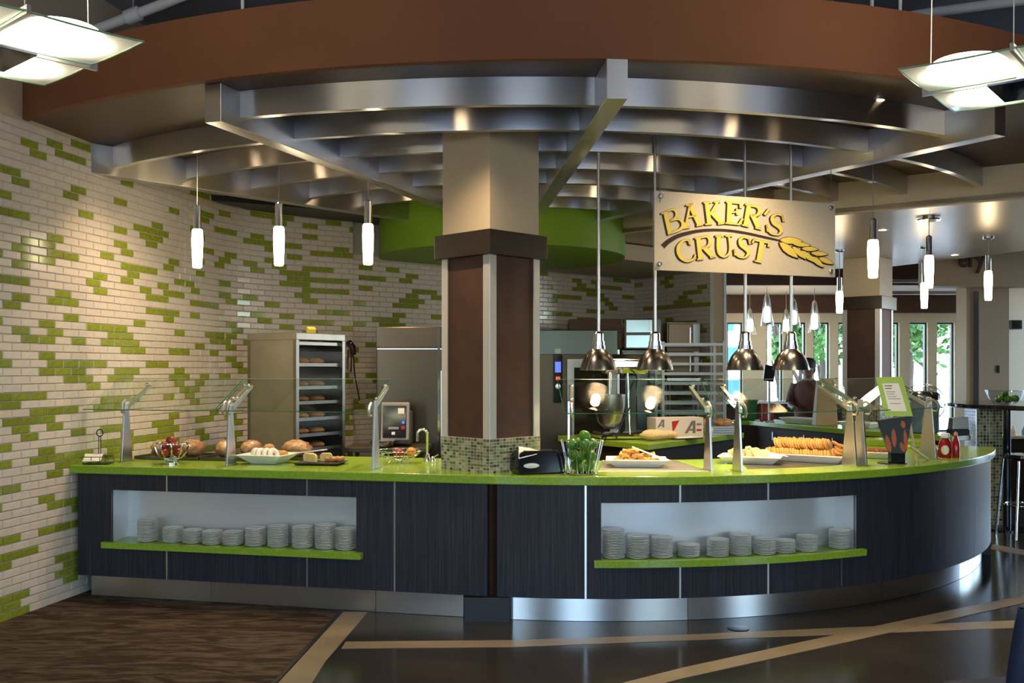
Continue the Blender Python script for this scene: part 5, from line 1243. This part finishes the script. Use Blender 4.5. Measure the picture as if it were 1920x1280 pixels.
# dark order tablet on a stand
c = Vector((3.16, 12.12, 0)); t = thing('order_tablet', (c.x, c.y, TOP+.001), 'dark tilted order tablet on a stand at the back counter', 'tablet')
MB().lathe([(.07, 0), (.07, .01), (.015, .02), (.012, .50), (0, .50)], (c.x, c.y, TOP+.001), 16).build('stand', 'stainless_dull', t, 40)
MB().box((c.x, c.y, TOP+.60), (.13, .02, .20), .0, -.2, .18).build('screen', 'black_gloss', t, bevel=.004)

# ================================================================== RIGHT SIDE, DINING AREA, OUTDOORS
mat('chair_blue_lit', (.012, .018, .05), .55); mat('speaker_black', (.012, .012, .012), .5); mat('jar_blue', (.10, .17, .22), .15)  # chair colour: blue light put into its black plastic
mat('dark_shirt', (.075, .020, .020), .85); mat('dark_hair', (.010, .008, .007), .6); mat('skin', (.17, .085, .05), .5)
mat('leaf_green', (.10, .24, .04), .6, var=.2); mat('bark', (.10, .07, .05), .9); mat('pavement', (.62, .61, .58), .9); mat('house_white', (.75, .76, .78), .7); mat('house_blue', (.10, .25, .40), .3)

# mosaic pillar carrying a round bar top
c = Vector((4.80, 10.05, 0)); t = thing('bar_table', c, 'high round black bar top on a mosaic-tiled pillar', 'bar table')
TT = 1.215; tc_ = Vector((5.45, 10.0))
MB().lathe([(0, TT-.045), (.92, TT-.045), (.95, TT-.035), (.95, TT-.008), (.94, TT), (0, TT)], (tc_.x, tc_.y, 0), 64).build('bar_top', 'black_gloss', t, 30)
MB().box((c.x, c.y, (TT-.05)/2), (.26, .26, TT-.05)).build('pillar', 'mosaic_grout', t)
mb = MB(); nx, nz = 8, 36; pw = .26/nx; ph = (TT-.055)/nz
for f_ in range(4):
    R_ = Matrix.Rotation(f_*pi/2, 3, 'Z')
    for i in range(nx):
        for j in range(nz):
            u = -.13+(i+.5)*pw; z = .003+(j+.5)*ph
            mb.add([Vector((c.x, c.y, 0))+R_ @ Vector((u+a*(pw/2-.0025), -.1315, z+b*(ph/2-.0025))) for a, b in ((-1, -1), (1, -1), (1, 1), (-1, 1))], [(0, 1, 2, 3)])
o = mb.build('mosaic_tiles', 'mosaic', t); o['kind'] = 'stuff'
MB().box((c.x-.128, c.y-.133, (TT-.05)/2), (.012, .008, TT-.06)).build('corner_strip', 'stainless', t)
x = xat(1893, 9.6); MB().tube([(x, 9.65, .002), (x, 9.65, TT-.045)], .035, 12).build('leg', 'black_gloss', t, 60)
MB().lathe([(.22, .002), (.22, .012), (.05, .03)], (x, 9.65, 0), 24).build('leg_base', 'black_gloss', t, 40)
# glass bowl of limes on it
c = Vector((xat(1884, 9.75), 9.75, TT+.001)); t = thing('glass_bowl', c, 'clear glass bowl of limes on the round bar top', 'bowl')
mb = MB().lathe([(.05, .001), (.10, .008), (.15, .06), (.175, .13), (.178, .135)], c, 28); mb.f = [f for f in mb.f if len(f) == 4 or len(f) == 28][:]; mb.build('bowl', 'clear_glass', t, 60)
MB().tube([(c.x+.178*math.cos(a*pi/16), c.y+.178*math.sin(a*pi/16), c.z+.135) for a in range(32)], .004, 6, closed=True).build('rim', 'clear_glass', t, 60)
for i, (x, y, z) in enumerate(((-.06, 0, .05), (.045, .02, .05), (0, -.06, .05), (.0, .06, .055), (.0, -.01, .105), (.08, -.04, .06))):
    solo('lime', lm, (c.x+x, c.y+y, c.z+z), (R.uniform(0, 3), R.uniform(0, 3), 0), 'green lime in the clear glass bowl on the bar top', 'lime', 'limes in the glass bowl', (1.05, 1.05, 1.0))
# big covered drink jar at the counter end
c = Vector((xat(1773, 9.6), 9.6, TT)); c = Vector((4.40, 9.98, 0)); zj = TOP+.001
t = thing('drink_jar', (4.22, 10.12, zj), 'large blue-grey drink jar under a clear plastic cover on the back counter end', 'drink jar')
MB().lathe([(.13, .0), (.15, .01), (.155, .30), (.14, .34)], (4.22, 10.12, zj), 26).build('jar', 'jar_blue', t, 50)
MB().lathe([(.145, .335), (.16, .34), (.16, .39), (.13, .42), (0, .43)], (4.22, 10.12, zj), 26).build('lid', 'black_gloss', t, 40)
mb = MB().ball((4.22, 10.12, zj+.30), .2, 22, 14, 1.0, 1.05, 1.0, .05); mb.build('plastic_cover', 'plastic_wrap', t, 30)
c = Vector((4.12, 9.98, zj)); c = Vector((4.42, 9.78, zj)); t = thing('napkin_holder', c, 'grey napkin holder box on a dark base at the back counter end', 'napkin holder')
MB().box((c.x, c.y, zj+.03), (.17, .14, .055)).build('base', 'black_plastic', t, bevel=.006); MB().hexa([(c.x-.08, c.y-.06, zj+.058), (c.x+.08, c.y-.06, zj+.058), (c.x+.08, c.y+.06, zj+.058), (c.x-.08, c.y+.06, zj+.058)], [(c.x-.07, c.y-.05, zj+.17), (c.x+.08, c.y-.05, zj+.18), (c.x+.08, c.y+.05, zj+.18), (c.x-.07, c.y+.05, zj+.17)]).build('case', 'stainless_dull', t, bevel=.006)
# service shelf and chrome stool on the right
x = xat(1915, 9.3); t = thing('bar_stool', (x, 9.2, 0), 'chrome framed bar stool with dark seat under the round bar top', 'stool')
for sx in (-.17, .17):
    for sy in (-.17, .17): MB().tube([(x+sx*1.15, 9.2+sy*1.15, .002), (x+sx*.85, 9.2+sy*.85, .72)], .012, 8).build('leg', 'chrome', t, 60)
MB().tube([(x+.185*math.cos(a*pi/10), 9.2+.185*math.sin(a*pi/10), .30) for a in range(20)], .010, 6, closed=True).build('foot_ring', 'chrome', t, 60)
MB().lathe([(0, .72), (.17, .72), (.19, .74), (.18, .77), (0, .775)], (x, 9.2, 0), 28).build('seat', 'black_gloss', t, 50)
t = thing('service_shelf', (xat(1925, 11.2), 11.2, 0), 'pale shelf unit with a few bottles beyond the bar top', 'shelf')
xs = xat(1925, 11.2); zsv = P(0, 819, 11.2).z
MB().box((xs, 11.3, zsv), (.50, .35, .03)).build('shelf_board', 'beige_light', t)
for sx in (-.24, .24): MB().box((xs+sx, 11.3, zsv/2-.008), (.02, .33, zsv-.02)).build('side', 'cabinet_brown', t)
MB().box((xs, 11.46, zsv/2-.008), (.46, .012, zsv-.02)).build('back', 'cabinet_brown', t)
for i, (dx, h, m) in enumerate(((-.19, .13, 'bread_slice'), (-.13, .11, 'label_cream'), (.0, .10, 'house_blue'))):
    tag(MB().lathe([(0, 0), (.03, 0), (.03, h*.6), (.014, h*.8), (.014, h), (0, h)], (xs+dx, 11.25, zsv+.016), 14).build('small_bottle', m, None, 50), ['yellowish', 'cream', 'blue'][i]+' small bottle on the pale service shelf', 'bottle', 'bottles on the service shelf')
# dark chair close to the camera
c = Vector((1.79, 3.30, 0)); t = thing('cafe_chair', c, 'black plastic curved-back cafe chair, blue light in its colour, standing on the dark floor', 'chair', rz=math.radians(12))
B = lambda nm, mb, m, par=t, **k: mb.build(nm, m, par, world=False, **k)
vs = []; fs = []; n, m_ = 16, 8
for j in range(m_+1):
    for i in range(n+1):
        a = -1+2*i/n; z = .50+.36*j/m_; w_ = .245*(1-.10*(j/m_)**3); y = -.20+.10*a*a-.05*j/m_
        if j == m_: z -= .05*abs(a)**3
        vs.append((w_*a, y, z))
for j in range(m_):
    for i in range(n): fs.append((j*(n+1)+i, j*(n+1)+i+1, (j+1)*(n+1)+i+1, (j+1)*(n+1)+i))
o = B('backrest', MB().add(vs, fs), 'chair_blue_lit', smooth=60); sm = o.modifiers.new('thick', 'SOLIDIFY'); sm.thickness = .022
o = B('seat', MB().box((0, .02, .45), (.47, .45, .045)), 'chair_blue_lit', bevel=.02)
for sx in (-1, 1):
    B('leg', MB().tube([(sx*.21, -.20, .002), (sx*.20, -.18, .44), (sx*.19, -.23, .62)], .013, 8), 'satin_metal', smooth=60); B('leg', MB().tube([(sx*.21, .22, .002), (sx*.20, .20, .43)], .013, 8), 'satin_metal', smooth=60)
# wall speaker and switch
c = P(1899, 609, 14.15); t = thing('wall_speaker', (c.x, c.y, c.z), 'black box speaker on the pale far wall', 'speaker')
MB().box((c.x, 14.10, c.z), (.15, .14, .13)).build('case', 'speaker_black', t, bevel=.006); MB().box((c.x, 14.185, c.z), (.05, .04, .05)).build('bracket', 'speaker_black', t); MB().box((c.x, 14.026, c.z), (.13, .008, .11)).build('grille', 'black_gloss', t)
c = P(1872, 692, 12.98); t = thing('light_switch', (c.x, 12.99, c.z), 'dark switch plate on the brown-beige wall beyond the bar top', 'switch'); MB().box((c.x, 12.994, c.z), (.045, .01, .10)).build('plate', 'black_plastic', t, bevel=.002); MB().box((c.x, 12.986, c.z), (.015, .01, .03)).build('rocker', 'black_plastic', t)
# low dining bar in front of the windows
t = thing('dining_bar', (4.0, 14.9, 0), 'long dark bar with a pale top in front of the far windows', 'bar')
MB().box((4.5, 14.9, 1.06), (3.4, .45, .04)).build('top', 'white_ceramic', t, bevel=.004); MB().box((4.5, 14.95, .52), (3.3, .30, 1.03)).build('base', 'cabinet_brown', t)
# round ceiling plate over one pendant
v = P(1741, 408, 8.77); tag(MB().lathe([(0, 0), (.10, 0), (.105, .008), (.10, .014), (0, .014)], (v.x, 8.77, 2.885-.002), 28).build('ceiling_plate', 'chrome', None, 40), 'round polished plate around the pendant on the silver soffit', 'ceiling plate')

# ------------------------------------------------------------------ a person beyond the back counter
pl = Vector((3.92, 13.05, 0)); pr_ = thing('person', pl, 'person in a dark red shirt and dark cap standing beyond the back counter', 'person', rz=math.radians(160))
me = bpy.data.meshes.new('body'); J = {}
jt = [('pelvis', (0, 0, .92), .13, None), ('waist', (0, 0, 1.05), .12, 'pelvis'), ('chest', (0, .02, 1.25), .14, 'waist'), ('neckb', (0, .03, 1.38), .07, 'chest'), ('neck', (0, .045, 1.44), .05, 'neckb'),
      ('headl', (0, .06, 1.50), .068, 'neck'), ('headm', (0, .055, 1.56), .086, 'headl'), ('headt', (0, .045, 1.63), .074, 'headm')]
for s, n_ in ((-1, 'l'), (1, 'r')):
    jt += [('sh'+n_, (s*.17, .02, 1.33), .062, 'chest'), ('el'+n_, (s*.23, .08, 1.08), .045, 'sh'+n_), ('wr'+n_, (s*.17, .28, 1.06), .03, 'el'+n_), ('pa'+n_, (s*.15, .36, 1.06), .032, 'wr'+n_),
           ('hip'+n_, (s*.09, 0, .86), .10, 'pelvis'), ('kn'+n_, (s*.10, .02, .48), .06, 'hip'+n_), ('an'+n_, (s*.10, -.02, .09), .042, 'kn'+n_), ('toe'+n_, (s*.11, .14, .04), .038, 'an'+n_)]
    for k_, (dx, L) in enumerate(((-.028, .07), (-.010, .08), (.010, .078), (.026, .065))):
        jt += [('f%d' % k_+n_, (s*.15+dx, .41, 1.055), .010, 'pa'+n_), ('g%d' % k_+n_, (s*.15+dx, .41+L*.6, 1.03), .009, 'f%d' % k_+n_)]
    jt += [('th'+n_, (s*.15-s*.045, .375, 1.055), .011, 'pa'+n_)]
for i, j in enumerate(jt): J[j[0]] = i
me.from_pydata([j[1] for j in jt], [(J[j[3]], i) for i, j in enumerate(jt) if j[3]], [])
bo = bpy.data.objects.new('body', me); C.objects.link(bo); bo.parent = pr_
sk = bo.modifiers.new('skin', 'SKIN'); sk.use_smooth_shade = True
for i, j in enumerate(jt):
    v_ = me.skin_vertices[0].data[i]; v_.radius = (j[2], j[2]*(.75 if j[0] in ('chest', 'waist', 'pelvis') else 1))
    v_.use_root = (i == 0)
ss = bo.modifiers.new('sub', 'SUBSURF'); ss.levels = 1; ss.render_levels = 1
me.materials.append(MATS['skin'])
def cloth(nm, mb, m): return mb.build(nm, m, pr_, 60, world=False)
cloth('shirt', MB().lathe([(.17, .90), (.185, 1.0), (.19, 1.15), (.205, 1.28), (.17, 1.37), (.075, 1.42)], (0, .015, 0), 20, sy=.78), 'dark_shirt')
for s in (-1, 1): cloth('sleeve', MB().tube([(s*.15, .02, 1.35), (s*.20, .04, 1.23), (s*.225, .075, 1.12)], [.075, .068, .062], 10), 'dark_shirt')
cloth('trousers', MB().lathe([(.155, .50), (.17, .75), (.185, .93)], (0, .0, 0), 18, sy=.75), 'black_trim')
cloth('cap', MB().lathe([(.100, 1.585), (.103, 1.60), (.095, 1.665), (.06, 1.705), (0, 1.715)], (0, .05, 0), 18, sy=1.1), 'dark_hair')
cloth('hair', MB().ball((0, .015, 1.555), .092, 14, 9, .95, 1.05, .85), 'dark_hair')
for s in (-1, 1): cloth('eye', MB().ball((s*.032, .138, 1.565), .011, 8, 6), 'porcelain')
cloth('nose', MB().tube([(0, .135, 1.56), (0, .158, 1.535), (0, .14, 1.527)], [.009, .014, .008], 8), 'skin'); cloth('mouth', MB().tube([(-.022, .126, 1.502), (0, .136, 1.50), (.022, .126, 1.502)], .005, 6), 'petal_orange')

# ------------------------------------------------------------------ outdoors: paving, trees, a house
struct('ground_outside', MB().add([(-30, 16.2, -.05), (60, 16.2, -.05), (60, 80, -.05), (-30, 80, -.05)], [(0, 1, 2, 3)]), 'pavement')
struct('ground_front', MB().add([(-60, -60, -.05), (60, -60, -.05), (60, -4.7, -.05), (-60, -4.7, -.05)], [(0, 1, 2, 3)]), 'pavement')
struct('ground_right', MB().add([(9.1, -4.7, -.05), (60, -4.7, -.05), (60, 16.2, -.05), (9.1, 16.2, -.05)], [(0, 1, 2, 3)]), 'pavement')
def tree(x, y, h, r, seed, label, n=900, trunk=True):
    q = random.Random(seed); t = thing('tree', (x, y, -.05), label, 'tree', 'trees outside the far windows'); mb = MB()
    mb.tube([(x, y, -.05), (x+.08, y, h*.35), (x-.05, y+.1, h*.7)], [.12, .09, .04], 8)
    for i in range(5):
        a = q.uniform(0, 6.28); mb.tube([(x, y, h*(.3+.08*i)), (x+r*.7*math.cos(a), y+r*.7*math.sin(a), h*(.5+.1*i))], [.05, .015], 6)
    mb.build('trunk', 'bark', t, 60); mb = MB()
    for i in range(n):
        a = q.uniform(0, 6.28); ph = math.acos(q.uniform(-1, 1)); rr = r*q.random()**.4*(.8+.3*math.sin(3*a+seed))
        c = Vector((x+rr*math.sin(ph)*math.cos(a), y+rr*math.sin(ph)*math.sin(a), h*.62+rr*.95*math.cos(ph))); s_ = q.uniform(.07, .16)
        u = Vector((q.uniform(-1, 1), q.uniform(-1, 1), q.uniform(-1, 1))).normalized(); v_ = u.orthogonal().normalized()
        mb.add([c+u*s_, c+v_*s_*.6, c-u*s_, c-v_*s_*.6], [(0, 1, 2, 3)])
    o = mb.build('foliage', 'leaf_green', t); o['kind'] = 'stuff'
tree(9.2, 23, 4.6, 1.7, 4, 'leafy green tree seen through the windows right of the second column', 1500)
tree(10.6, 25, 5.0, 1.7, 9, 'leafy green tree beside another beyond the windows by the far right wall', 1300)
tree(6.4, 22, 4.2, 1.15, 5, 'leafy green tree seen through the windows left of the second column', 1100)
tree(7.5, 24, 4.4, 1.3, 8, 'leafy green tree partly behind the second column outside', 1000)
tree(5.55, 20.5, 3.2, .35, 3, 'thin young tree with few leaves outside the windows behind the heat lamps', 60)
t = thing('house', (6.0, 34, 0), 'pale house with blue windows far outside', 'house'); MB().box((7.0, 34, 2.4), (3.2, 2, 4.9)).build('walls', 'house_white', t)
for i in range(3): MB().box((7.2+.0*i, 32.97, .9+1.1*i), (1.9, .08, .55)).build('window', 'house_blue', t)
MB().prism([(5.3, 32.8), (8.7, 32.8), (8.7, 35.2), (5.3, 35.2)], 4.86, 5.1).build('roof', 'house_white', t)
